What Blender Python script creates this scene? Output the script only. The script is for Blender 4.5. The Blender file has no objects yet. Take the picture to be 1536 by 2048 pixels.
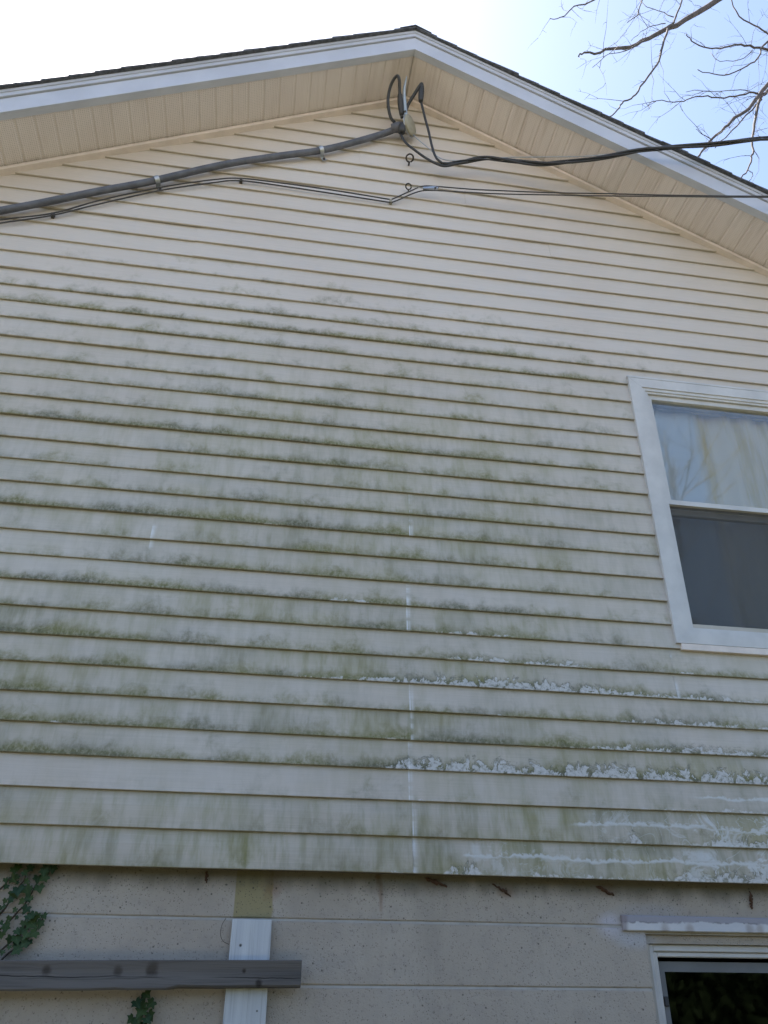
import bpy, bmesh, math, random
from mathutils import Vector, Matrix, noise
R = math.radians
random.seed(7)

# ------------------------------------------------------------------ camera
scn = bpy.context.scene
COL = scn.collection
FPX = 1641.61
PITCH, YAW, ROLL = R(30.3198), R(8.6618), R(0.47956)
CAM = Vector((0.0, -3.19835, 1.6))
F_ = Vector((math.sin(YAW) * math.cos(PITCH), math.cos(YAW) * math.cos(PITCH), math.sin(PITCH)))
r0 = Vector((math.cos(YAW), -math.sin(YAW), 0))
u0 = r0.cross(F_)
R_ = math.cos(ROLL) * r0 + math.sin(ROLL) * u0
U_ = -math.sin(ROLL) * r0 + math.cos(ROLL) * u0
cd = bpy.data.cameras.new('camera')
cam = bpy.data.objects.new('camera', cd)
COL.objects.link(cam)
cam.matrix_world = Matrix(((R_.x, U_.x, -F_.x, CAM.x), (R_.y, U_.y, -F_.y, CAM.y), (R_.z, U_.z, -F_.z, CAM.z), (0, 0, 0, 1)))
cd.sensor_fit = 'VERTICAL'
cd.sensor_height = 36.0
cd.lens = 36.0 * FPX / 2048.0
cd.clip_start = 0.05
cd.clip_end = 3000
scn.camera = cam

# ------------------------------------------------------------------ light
SUN_EL, SUN_AZ = R(59), R(-38)          # azimuth measured from +y (into the wall) to the right
world = bpy.data.worlds.new('World')
scn.world = world
world.use_nodes = True
wn = world.node_tree
wn.nodes.clear()
sky = wn.nodes.new('ShaderNodeTexSky')
sky.sky_type = 'NISHITA'
sky.sun_disc = False
sky.sun_elevation = SUN_EL
sky.sun_rotation = SUN_AZ
sky.air_density = 1.0
sky.dust_density = 1.4
sky.ozone_density = 1.0
bg = wn.nodes.new('ShaderNodeBackground')
bg.inputs['Strength'].default_value = 0.075
wo = wn.nodes.new('ShaderNodeOutputWorld')
tc = wn.nodes.new('ShaderNodeTexCoord')
cn = wn.nodes.new('ShaderNodeTexNoise')
cn.inputs['Scale'].default_value = 3.2
cn.inputs['Detail'].default_value = 6
cn.inputs['Roughness'].default_value = 0.6
wn.links.new(tc.outputs['Generated'], cn.inputs['Vector'])
cr = wn.nodes.new('ShaderNodeMapRange')
cr.interpolation_type = 'SMOOTHSTEP'
cr.inputs[1].default_value = 0.53
cr.inputs[2].default_value = 0.78
cr.inputs[4].default_value = 0.55
wn.links.new(cn.outputs['Fac'], cr.inputs[0])
cx = wn.nodes.new('ShaderNodeMix')
cx.data_type = 'RGBA'
wn.links.new(cr.outputs[0], cx.inputs[0])
wn.links.new(sky.outputs[0], cx.inputs[6])
cx.inputs[7].default_value = (3.6, 3.7, 3.8, 1)      # sunlit thin cloud
wn.links.new(cx.outputs[2], bg.inputs[0])
wn.links.new(bg.outputs[0], wo.inputs[0])
sd = bpy.data.lights.new('sun', 'SUN')
sd.energy = 5.0
sd.angle = R(0.53)
sd.color = (1.0, 0.94, 0.86)
sun = bpy.data.objects.new('sun', sd)
COL.objects.link(sun)
sdir = Vector((math.sin(SUN_AZ) * math.cos(SUN_EL), math.cos(SUN_AZ) * math.cos(SUN_EL), math.sin(SUN_EL)))
sun.rotation_euler = sdir.to_track_quat('Z', 'Y').to_euler()
sun.location = sdir * 40
scn.view_settings.view_transform = 'Standard'
scn.view_settings.look = 'None'
scn.view_settings.gamma = 1.0
scn.view_settings.use_curve_mapping = False
scn.view_settings.exposure = 2.2
scn.cycles.max_bounces = 6
scn.cycles.diffuse_bounces = 3
scn.cycles.transparent_max_bounces = 12
scn.cycles.use_adaptive_sampling = True
scn.cycles.adaptive_threshold = 0.02

# ------------------------------------------------------------------ helpers
def ray(px, py):
    return (F_ * FPX + R_ * (px - 768) - U_ * (py - 1024)).normalized()
def at(px, py, Y=0.0):                     # where the sight line through a photo point meets the plane y = Y
    d = ray(px, py)
    return CAM + d * ((Y - CAM.y) / d.y)
def pxof(P):
    d = Vector(P) - CAM
    return 768 + FPX * d.dot(R_) / d.dot(F_), 1024 - FPX * d.dot(U_) / d.dot(F_)
def lin(tab, x):
    if x <= tab[0][0]: return tab[0][1]
    for (a, va), (b, vb) in zip(tab, tab[1:]):
        if x <= b: return va + (vb - va) * (x - a) / (b - a)
    return tab[-1][1]
def mesh(name, verts, faces, mat=None, parent=None, smooth=False):
    me = bpy.data.meshes.new(name)
    me.from_pydata([tuple(v) for v in verts], [], faces)
    me.update()
    if mat: me.materials.append(mat)
    if smooth:
        me.polygons.foreach_set('use_smooth', [True] * len(me.polygons))
    o = bpy.data.objects.new(name, me)
    COL.objects.link(o)
    if parent: o.parent = parent
    return o
def linked(name, me, parent=None, M=None):
    o = bpy.data.objects.new(name, me)
    COL.objects.link(o)
    if parent: o.parent = parent
    if M is not None: o.matrix_local = M
    return o
def tag(o, label=None, cat=None, group=None, kind=None):
    if label: o['label'] = label
    if cat: o['category'] = cat
    if group: o['group'] = group
    if kind: o['kind'] = kind
    return o
def empty(name, loc=(0, 0, 0)):
    o = bpy.data.objects.new(name, None)
    COL.objects.link(o)
    o.location = loc
    o.empty_display_size = 0.2
    return o
class MB:
    def __init__(s): s.v = []; s.f = []
    def box(s, x0, x1, y0, y1, z0, z1, bev=0.0):
        b = len(s.v)
        if bev <= 0:
            s.v += [(x0, y0, z0), (x1, y0, z0), (x1, y1, z0), (x0, y1, z0), (x0, y0, z1), (x1, y0, z1), (x1, y1, z1), (x0, y1, z1)]
            s.f += [tuple(b + i for i in q) for q in ((0, 3, 2, 1), (4, 5, 6, 7), (0, 1, 5, 4), (1, 2, 6, 5), (2, 3, 7, 6), (3, 0, 4, 7))]
        else:                               # front (-y) edges chamfered
            c = bev
            s.v += [(x0, y1, z0), (x1, y1, z0), (x1, y1, z1), (x0, y1, z1),
                    (x0, y0 + c, z0), (x1, y0 + c, z0), (x1, y0 + c, z1), (x0, y0 + c, z1),
                    (x0 + c, y0, z0 + c), (x1 - c, y0, z0 + c), (x1 - c, y0, z1 - c), (x0 + c, y0, z1 - c)]
            s.f += [tuple(b + i for i in q) for q in ((0, 3, 2, 1), (8, 9, 10, 11), (4, 5, 9, 8), (5, 6, 10, 9), (6, 7, 11, 10), (7, 4, 8, 11),
                                                      (0, 1, 5, 4), (1, 2, 6, 5), (2, 3, 7, 6), (3, 0, 4, 7))]
        return s
    def sheet(s, x0, x1, y, z0, z1):        # a single pane of glass or mesh
        b = len(s.v)
        s.v += [(x0, y, z0), (x1, y, z0), (x1, y, z1), (x0, y, z1)]
        s.f.append((b, b + 1, b + 2, b + 3))
        return s
    def prism(s, poly, y0, y1):             # polygon in x,z (counter-clockwise seen from -y) pushed from y0 to y1
        b = len(s.v); n = len(poly)
        s.v += [(x, y0, z) for x, z in poly] + [(x, y1, z) for x, z in poly]
        s.f.append(tuple(b + i for i in range(n)))
        s.f.append(tuple(b + n + i for i in reversed(range(n))))
        for i in range(n):
            j = (i + 1) % n
            s.f.append((b + j, b + i, b + n + i, b + n + j))
        return s
    def tube(s, pts, rad, n=8, cap=True):
        pts = [Vector(p) for p in pts]
        m = len(pts)
        if not hasattr(rad, '__len__'): rad = [rad] * m
        b = len(s.v)
        t = (pts[1] - pts[0]).normalized()
        a = t.orthogonal().normalized()
        for i, p in enumerate(pts):
            tn = (pts[min(i + 1, m - 1)] - pts[max(i - 1, 0)]).normalized()
            q = t.rotation_difference(tn)
            a = (q @ a); a = (a - tn * a.dot(tn)).normalized(); t = tn
            c = tn.cross(a)
            for j in range(n):
                w = 2 * math.pi * j / n
                s.v.append(tuple(p + (a * math.cos(w) + c * math.sin(w)) * rad[i]))
        for i in range(m - 1):
            for j in range(n):
                k = (j + 1) % n
                s.f.append((b + i * n + j, b + i * n + k, b + (i + 1) * n + k, b + (i + 1) * n + j))
        if cap:
            s.f.append(tuple(b + j for j in reversed(range(n))))
            s.f.append(tuple(b + (m - 1) * n + j for j in range(n)))
        return s
    def build(s, name, mat, parent=None, smooth=False):
        return mesh(name, s.v, s.f, mat, parent, smooth)
def spline(pts, sub=6):                     # Catmull-Rom through the points
    P = [Vector(p) for p in pts]
    P = [2 * P[0] - P[1]] + P + [2 * P[-1] - P[-2]]
    out = []
    for i in range(1, len(P) - 2):
        a, b, c, d = P[i - 1:i + 3]
        for k in range(sub):
            t = k / sub
            out.append(0.5 * ((2 * b) + (c - a) * t + (2 * a - 5 * b + 4 * c - d) * t * t + (3 * b - a - 3 * c + d) * t ** 3))
    out.append(P[-2])
    return out

# ------------------------------------------------------------------ materials
class NT:
    def __init__(s, name):
        s.m = bpy.data.materials.new(name)
        s.m.use_nodes = True
        s.t = s.m.node_tree
        s.t.nodes.clear()
        s.out = s.t.nodes.new('ShaderNodeOutputMaterial')
    def node(s, ty, **kw):
        n = s.t.nodes.new(ty)
        for k, v in kw.items(): setattr(n, k, v)
        return n
    def set(s, sock, v):
        if isinstance(v, bpy.types.NodeSocket): s.t.links.new(v, sock)
        elif v is not None: sock.default_value = v
    def m_(s, op, a, b=None, c=None, clamp=False):
        n = s.node('ShaderNodeMath', operation=op, use_clamp=clamp)
        s.set(n.inputs[0], a); s.set(n.inputs[1], b); s.set(n.inputs[2], c)
        return n.outputs[0]
    def add(s, a, b): return s.m_('ADD', a, b)
    def sub(s, a, b): return s.m_('SUBTRACT', a, b)
    def mul(s, a, b, clamp=False): return s.m_('MULTIPLY', a, b, clamp=clamp)
    def ss(s, a, lo, hi, x=0.0, y=1.0):     # smooth step from lo..hi to x..y
        n = s.node('ShaderNodeMapRange', interpolation_type='SMOOTHSTEP')
        s.set(n.inputs[0], a); s.set(n.inputs[1], lo); s.set(n.inputs[2], hi); s.set(n.inputs[3], x); s.set(n.inputs[4], y)
        return n.outputs[0]
    def attr(s, name):
        return s.node('ShaderNodeAttribute', attribute_name=name).outputs['Fac']
    def pos(s):
        return s.node('ShaderNodeNewGeometry').outputs['Position']
    def xyz(s, v):
        n = s.node('ShaderNodeSeparateXYZ'); s.set(n.inputs[0], v); return n.outputs
    def vec(s, x, y, z):
        n = s.node('ShaderNodeCombineXYZ'); s.set(n.inputs[0], x); s.set(n.inputs[1], y); s.set(n.inputs[2], z); return n.outputs[0]
    def scale(s, v, sc, off=(0, 0, 0)):
        n = s.node('ShaderNodeMapping'); s.set(n.inputs[0], v); n.inputs['Scale'].default_value = sc; n.inputs['Location'].default_value = off
        return n.outputs[0]
    def noise(s, v, sc=5.0, det=4.0, rough=0.55, dist=0.0, dim='3D'):
        n = s.node('ShaderNodeTexNoise', noise_dimensions=dim); s.set(n.inputs['Vector'], v)
        n.inputs['Scale'].default_value = sc; n.inputs['Detail'].default_value = det
        n.inputs['Roughness'].default_value = rough; n.inputs['Distortion'].default_value = dist
        return n.outputs['Fac']
    def voro(s, v, sc=5.0, feat='F1', rnd=1.0, dim='3D'):
        n = s.node('ShaderNodeTexVoronoi', feature=feat, voronoi_dimensions=dim); s.set(n.inputs['Vector'], v); n.inputs['Scale'].default_value = sc
        n.inputs['Randomness'].default_value = rnd
        return n.outputs['Distance'], n.outputs.get('Color')
    def mix(s, f, a, b):
        n = s.node('ShaderNodeMix', data_type='RGBA')
        s.set(n.inputs[0], f)
        for i, v in ((6, a), (7, b)):
            s.set(n.inputs[i], (*v, 1) if isinstance(v, (tuple, list)) and len(v) == 3 else v)
        return n.outputs[2]
    def bump(s, h, st=0.3, dist=0.01, nrm=None):
        n = s.node('ShaderNodeBump'); s.set(n.inputs['Height'], h)
        n.inputs['Strength'].default_value = st; n.inputs['Distance'].default_value = dist
        if nrm is not None: s.set(n.inputs['Normal'], nrm)
        return n.outputs[0]
    def pbr(s, col, rough=0.6, nrm=None, metal=0.0, spec=0.5):
        n = s.node('ShaderNodeBsdfPrincipled')
        s.set(n.inputs['Base Color'], (*col, 1) if isinstance(col, (tuple, list)) and len(col) == 3 else col)
        s.set(n.inputs['Roughness'], rough); s.set(n.inputs['Metallic'], metal)
        n.inputs['Specular IOR Level'].default_value = spec
        if nrm is not None: s.set(n.inputs['Normal'], nrm)
        s.t.links.new(n.outputs[0], s.out.inputs[0])
        return s.m
    def blob(s, X, Z, cx, cz, rx, rz, soft=0.4, wob=None):   # soft ellipse mask in wall x,z
        a = s.m_('DIVIDE', s.sub(X, cx), rx); b = s.m_('DIVIDE', s.sub(Z, cz), rz)
        d = s.m_('SQRT', s.add(s.mul(a, a), s.mul(b, b)))
        if wob is not None: d = s.add(d, wob)
        return s.ss(d, 1.0 + soft, 1.0 - soft)

def plain(name, col, rough=0.6, var=0.12, sc=6.0, bump=0.0, bsc=60.0, metal=0.0, spec=0.5, stretch=(1, 1, 1)):
    t = NT(name)
    p = t.scale(t.node('ShaderNodeTexCoord').outputs['Object'], stretch)
    n = t.noise(p, sc, 5, 0.6)
    f = t.ss(n, 0.3, 0.7)
    c = t.mix(f, tuple(x * (1 - var) for x in col), tuple(min(1, x * (1 + var)) for x in col))
    nr = t.bump(t.noise(p, bsc, 4), bump, 0.004) if bump else None
    return t.pbr(c, t.ss(n, 0.2, 0.8, rough - 0.08, rough + 0.08), nr, metal, spec)

M = {}
BY_ = 0.06                                  # plane of the block face
# --- vinyl siding with algae film, stains above each butt edge and bleached scabs
def siding_mat():
    t = NT('vinyl_siding')
    P = t.pos(); X, Y, Z = t.xyz(P)
    v = t.attr('v'); st = t.attr('stain'); ve = t.attr('veil'); pe = t.attr('peel'); vn = t.attr('vein'); cl = t.attr('clean'); kk = t.attr('course')
    off = t.mul(kk, 3.71)
    def N2(vec, det=4, rough=0.55, dist=0.0): return t.noise(vec, 1.0, det, rough, dist, '2D')
    PC = t.vec(t.add(X, off), v, 0.0)                      # decorrelated per course
    big = t.noise(t.vec(X, Z, 0.0), 1.1, 2, 0.5, 0.0, '2D')
    col = t.mix(t.ss(big, 0.3, 0.7), (0.598, 0.530, 0.482), (0.625, 0.563, 0.518))
    # chalky patches of the vinyl itself
    ch = N2(t.scale(PC, (3.0, 0.8, 1.0)), 4, 0.6)
    col = t.mix(t.mul(t.ss(ch, 0.45, 0.75), 0.35), col, (0.60, 0.56, 0.55))
    # film of algae: vertical drip streaks
    dr = N2(t.scale(PC, (26.0, 0.55, 1.0)), 4, 0.62)
    dr2 = N2(t.scale(PC, (5.0, 0.35, 1.0)), 3, 0.55)
    film = t.mul(ve, t.add(t.ss(dr, 0.36, 0.74, 0.44, 0.80), t.ss(dr2, 0.38, 0.70, -0.16, 0.22)))
    film = t.m_('MAXIMUM', film, 0.0)
    hue = N2(t.scale(PC, (2.2, 0.6, 1.0)), 2, 0.5)
    green = t.mix(t.ss(hue, 0.38, 0.66), (0.21, 0.205, 0.115), (0.232, 0.218, 0.075))
    col = t.mix(t.mul(film, 0.88, clamp=True), col, green)
    # growth gathered just above the butt edge
    low = t.m_('POWER', t.m_('MAXIMUM', t.sub(1.0, t.mul(v, 1.1)), 0.0), 2.2)
    n1 = N2(t.scale(PC, (16.0, 1.6, 1.0)), 4, 0.68, 0.3)
    n2 = N2(t.scale(PC, (70.0, 6.0, 1.0)), 4, 0.7)
    n3 = N2(t.scale(PC, (4.5, 0.5, 1.0)), 3, 0.6)
    dens = t.add(t.mul(st, t.add(t.mul(low, 0.88), -0.02)), t.add(t.mul(t.sub(n1, 0.5), 0.62), t.mul(t.sub(n3, 0.5), 0.75)))
    e1 = t.mul(t.ss(dens, 0.05, 0.60), t.ss(st, 0.0, 0.25))
    e1 = t.mul(e1, t.ss(n2, 0.30, 0.62, 0.62, 1.0))
    moss = t.mix(t.ss(hue, 0.36, 0.58), (0.128, 0.124, 0.060), (0.165, 0.157, 0.040))
    col = t.mix(t.mul(e1, 0.90, clamp=True), col, moss)
    # dark clots
    e2 = t.mul(t.ss(t.add(dens, t.mul(t.sub(n2, 0.5), 0.7)), 0.52, 0.86), t.ss(st, 0.3, 0.8))
    col = t.mix(t.mul(e2, 0.42), col, (0.062, 0.056, 0.036))
    # bleached scabs along the butt edge
    j1 = N2(t.scale(PC, (17.0, 1.6, 1.0)), 4, 0.7, 0.5)
    j2 = N2(t.scale(PC, (60.0, 7.0, 1.0)), 4, 0.7)
    h = t.sub(t.mul(pe, t.add(t.ss(j1, 0.30, 0.68, -0.04, 0.50), t.mul(t.sub(j2, 0.5), 0.42))), t.mul(t.sub(1.0, pe), 0.12))
    pm = t.mul(t.ss(t.sub(h, v), -0.03, 0.04), t.ss(pe, 0.02, 0.1))
    pm = t.mul(pm, t.ss(t.add(j2, t.mul(t.sub(j1, .5), .5)), 0.32, 0.56, 0.30, 0.88))
    rim = t.mul(t.ss(t.sub(t.add(h, 0.16), v), -0.02, 0.12), t.ss(pe, 0.3, 0.8))
    col = t.mix(t.mul(rim, t.ss(n2, 0.35, 0.6, 0.25, 0.6)), col, (0.095, 0.10, 0.078))
    white = t.mix(t.ss(j2, 0.3, 0.7), (0.52, 0.50, 0.49), (0.64, 0.62, 0.615))
    col = t.mix(pm, col, white)
    # crusty pale tide lines on the lowest courses
    w1 = t.noise(t.vec(t.mul(X, 3.3), t.mul(kk, 5.3), 0.0), 1.0, 4, 0.7, 0.0, '2D')
    w2 = N2(t.scale(PC, (24.0, 3.0, 1.0)), 4, 0.7)
    dv = t.m_('ABSOLUTE', t.sub(v, t.add(0.30, t.add(t.mul(w1, 0.45), t.mul(t.sub(w2, 0.5), 0.22)))))
    tide = t.mul(t.ss(dv, t.ss(w2, 0.35, 0.65, 0.035, 0.12), 0.012), t.ss(vn, 0.0, 0.3))
    patch = N2(t.scale(PC, (6.0, 1.2, 1.0)), 4, 0.72, 0.8)
    pt = t.mul(t.ss(t.add(patch, t.mul(vn, 0.18)), 0.69, 0.78), t.ss(vn, 0.55, 1.0))
    hair = t.mul(t.ss(t.m_('ABSOLUTE', t.sub(N2(t.scale(PC, (9.0, 0.9, 1.0)), 3, 0.55, 0.6), 0.5)), 0.016, 0.004), t.ss(vn, 0.5, 1.0, 0.0, 0.6))
    tide = t.mul(t.m_('MAXIMUM', tide, t.m_('MAXIMUM', pt, hair)), t.ss(w2, 0.3, 0.5, 0.45, 0.85))
    col = t.mix(tide, col, (0.62, 0.62, 0.62))
    # rubbed clean strip beside a lap joint
    cm = t.mul(t.ss(cl, 0.5, 0.95), t.ss(N2(t.scale(PC, (3.0, 1.6, 1.0)), 3), 0.36, 0.60))
    col = t.mix(t.mul(cm, 0.8), col, (0.74, 0.74, 0.77))
    # grime under the butt, rust-brown, weighted by course to deepen the shadow line
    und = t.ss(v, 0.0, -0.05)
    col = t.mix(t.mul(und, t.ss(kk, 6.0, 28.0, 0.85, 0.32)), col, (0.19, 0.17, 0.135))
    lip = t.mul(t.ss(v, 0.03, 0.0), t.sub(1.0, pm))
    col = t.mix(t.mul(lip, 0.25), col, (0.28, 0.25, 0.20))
    # browner in patches towards the top of each course
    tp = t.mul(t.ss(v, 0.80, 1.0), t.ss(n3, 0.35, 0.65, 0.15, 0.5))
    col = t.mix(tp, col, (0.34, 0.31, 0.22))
    gr = t.noise(t.scale(t.vec(t.add(X, off), Z, 0.0), (3.0, 160.0, 1.0)), 1.0, 3, 0.65, 0.6, '2D')
    col = t.mix(t.mul(t.ss(gr, 0.35, 0.7), 0.08), col, (0.2, 0.2, 0.18))
    nr = t.bump(gr, 0.22, 0.002)
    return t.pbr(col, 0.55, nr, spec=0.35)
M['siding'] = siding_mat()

def soffit_mat():
    t = NT('vinyl_soffit')
    P = t.node('ShaderNodeTexCoord').outputs['Object']          # x along slope, y depth
    wp = t.pos()
    X, Y, Z = t.xyz(P)
    WX = t.xyz(wp)[0]
    d, _ = t.voro(t.scale(P, (95.0, 95.0, 0.0)), 1.0, rnd=0.12)
    hole = t.ss(d, 0.24, 0.16)
    st = t.noise(t.scale(wp, (42.0, 1.6, 0.0)), 1.0, 4, 0.6)
    st2 = t.noise(t.scale(wp, (7.0, 3.0, 0.0)), 1.0, 3, 0.55)
    col = t.mix(t.ss(st2, 0.3, 0.7), (0.715, 0.645, 0.635), (0.755, 0.69, 0.68))
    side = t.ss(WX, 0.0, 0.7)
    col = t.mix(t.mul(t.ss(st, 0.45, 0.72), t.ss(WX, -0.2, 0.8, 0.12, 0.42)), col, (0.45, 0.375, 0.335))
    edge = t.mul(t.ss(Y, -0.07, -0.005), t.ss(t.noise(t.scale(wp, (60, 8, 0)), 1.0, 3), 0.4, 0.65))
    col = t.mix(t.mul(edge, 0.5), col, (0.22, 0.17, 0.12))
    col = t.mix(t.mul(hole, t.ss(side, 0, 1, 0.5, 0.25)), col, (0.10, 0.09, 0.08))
    return t.pbr(col, 0.6, t.bump(t.mul(hole, -1.0), 0.5, 0.002), spec=0.3)
M['soffit'] = soffit_mat()
M['fascia'] = plain('aluminium_fascia', (0.49, 0.515, 0.60), 0.5, 0.07, 3.0, 0.06, 25.0)
M['trim'] = plain('cream_trim', (0.73, 0.64, 0.60), 0.5, 0.08, 9.0, 0.05)
M['shingle'] = plain('asphalt_shingle', (0.085, 0.09, 0.105), 0.92, 0.4, 40.0, 0.7, 220.0)
M['deck'] = plain('roof_plywood', (0.20, 0.16, 0.11), 0.9)
M['white'] = plain('white_vinyl_frame', (0.575, 0.56, 0.565), 0.45, 0.08, 7.0, 0.05, 30.0)
M['caulk'] = plain('frame_shadow_gap', (0.09, 0.09, 0.09), 0.8)
M['grey_sash'] = plain('grey_sash', (0.16, 0.165, 0.18), 0.5)
M['room'] = plain('room_wall', (0.30, 0.27, 0.23), 0.9)
M['dark_room'] = plain('dark_room', (0.05, 0.05, 0.05), 0.9)
M['sheath'] = plain('sheathing', (0.15, 0.13, 0.10), 0.9)
M['conduit'] = plain('grey_cable_sheath', (0.105, 0.11, 0.135), 0.6, 0.25, 14.0)
M['cable'] = plain('black_cable', (0.035, 0.036, 0.042), 0.55, 0.2, 30.0)
M['wire'] = plain('dark_wire', (0.055, 0.05, 0.05), 0.5)
M['steel'] = plain('galvanised_steel', (0.42, 0.44, 0.47), 0.38, 0.15, 30.0, metal=0.8)
M['blade'] = plain('aluminium_conductor', (0.34, 0.40, 0.48), 0.4, 0.1, 20.0, metal=0.4)
M['rust'] = plain('rusty_iron', (0.055, 0.048, 0.045), 0.75, 0.35, 40.0)
M['disc'] = plain('beige_plastic', (0.33, 0.31, 0.25), 0.6, 0.15, 20.0)
M['mud'] = plain('mud_nest', (0.085, 0.045, 0.028), 0.95, 0.4, 60.0, 0.8, 120.0)
M['bark'] = plain('bark', (0.062, 0.054, 0.053), 0.9, 0.35, 8.0, 0.6, 40.0, stretch=(1, 1, 0.3))
M['stem'] = plain('ivy_stem', (0.05, 0.036, 0.025), 0.85, 0.3, 30.0)
def leaf_mat():
    t = NT('ivy_leaf')
    r = t.node('ShaderNodeObjectInfo').outputs['Random']
    P = t.node('ShaderNodeTexCoord').outputs['Object']
    n = t.noise(P, 1.4, 3)
    c = t.mix(r, (0.016, 0.046, 0.020), (0.040, 0.072, 0.018))
    c = t.mix(t.mul(t.ss(n, 0.5, 0.8), 0.4), c, (0.07, 0.06, 0.03))
    X, Y, Z = t.xyz(P)
    c = t.mix(t.mul(t.ss(t.m_('ABSOLUTE', X), 0.06, 0.0), 0.4), c, (0.10, 0.14, 0.06))
    return t.pbr(c, 0.55, None, spec=0.25)
M['leaf'] = leaf_mat()

def block_mat():
    t = NT('painted_block')
    P = t.pos(); X, Y, Z = t.xyz(P)
    n = t.noise(P, 2.3, 4, 0.6); n2 = t.noise(P, 14.0, 4, 0.6)
    col = t.mix(t.ss(n, 0.3, 0.7), (0.41, 0.355, 0.305), (0.46, 0.405, 0.352))
    col = t.mix(t.mul(t.ss(n2, 0.45, 0.7), 0.25), col, (0.30, 0.27, 0.25))
    # strip of older yellow paint above the board
    a, b = at(471, 1780, BY_), at(546, 1780, BY_)
    yl = t.mul(t.mul(t.ss(X, a.x - .002, a.x + .002), t.ss(t.add(X, t.mul(t.sub(n2, .5), .03)), b.x + .004, b.x - .006)), t.ss(Z, at(500, 1838, BY_).z - .02, at(500, 1838, BY_).z))
    col = t.mix(t.mul(yl, 0.85), col, (0.30, 0.255, 0.125))
    # pale overspray round the lintel end
    for (px, py, rx, rz, c, k) in ((1222, 1850, .045, .035, (0.55, 0.53, 0.60), .75), (1270, 1878, .075, .028, (0.47, 0.48, 0.54), .6), (1300, 1822, .12, .022, (0.36, 0.35, 0.37), .5)):
        q = at(px, py, BY_)
        col = t.mix(t.mul(t.blob(X, Z, q.x, q.z, rx, rz, .7, t.mul(t.sub(n2, .5), .7)), k), col, c)
    # rust run-offs below nails
    nr60 = t.mul(t.sub(t.noise(P, 60, 3), .5), 1.4)
    for (px, py, rx, rz, k) in ((757, 1752, .010, .035, .8), (762, 1785, .006, .05, .45), (865, 1762, .04, .022, .55), (1012, 1782, .03, .02, .5), (545, 1765, .03, .045, .45), (1216, 1778, .03, .02, .5)):
        q = at(px, py, BY_)
        col = t.mix(t.mul(t.blob(X, Z, q.x, q.z, rx, rz, .8, nr60), k), col, (0.20, 0.085, 0.035))
    # mould freckles and pores, thicker under the siding
    d, dcol = t.voro(P, 62.0)
    d2, d2col = t.voro(P, 150.0)
    rnd = t.xyz(dcol)[0]; rnd2 = t.xyz(d2col)[0]
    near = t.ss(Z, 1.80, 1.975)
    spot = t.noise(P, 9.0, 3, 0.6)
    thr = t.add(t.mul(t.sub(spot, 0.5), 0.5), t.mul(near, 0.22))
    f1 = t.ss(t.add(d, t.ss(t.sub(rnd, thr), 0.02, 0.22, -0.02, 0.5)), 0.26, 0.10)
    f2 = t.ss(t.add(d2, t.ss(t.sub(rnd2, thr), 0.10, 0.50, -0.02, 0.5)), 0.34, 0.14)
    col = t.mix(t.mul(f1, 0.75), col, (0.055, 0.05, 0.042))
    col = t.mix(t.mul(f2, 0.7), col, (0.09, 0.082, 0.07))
    mould_shade = t.mul(t.ss(t.add(Z, t.mul(t.sub(t.noise(t.scale(P, (9, 1, 2)), 1.0, 5), .5), .10)), 1.895, 1.965), 0.75)  # mould band that also paints in the shade below the siding edge
    col = t.mix(mould_shade, col, (0.085, 0.08, 0.055))
    po = t.noise(P, 105.0, 2, 0.6)
    col = t.mix(t.mul(t.ss(po, 0.60, 0.70), 0.32), col, (0.13, 0.12, 0.11))
    col = t.mix(t.mul(t.ss(t.noise(t.scale(P, (7, 7, 1.2)), 1.0, 4, .65), .5, .75), .3), col, (0.26, 0.235, 0.20))
    hgt = t.sub(t.noise(P, 130.0, 3, 0.7), t.mul(t.ss(po, 0.58, 0.70), 0.5))
    return t.pbr(col, 0.8, t.bump(hgt, 0.5, 0.004), spec=0.25)
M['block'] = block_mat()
M['mortar'] = plain('painted_mortar', (0.42, 0.385, 0.345), 0.85, 0.1, 20.0, 0.4, 90.0)

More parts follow.
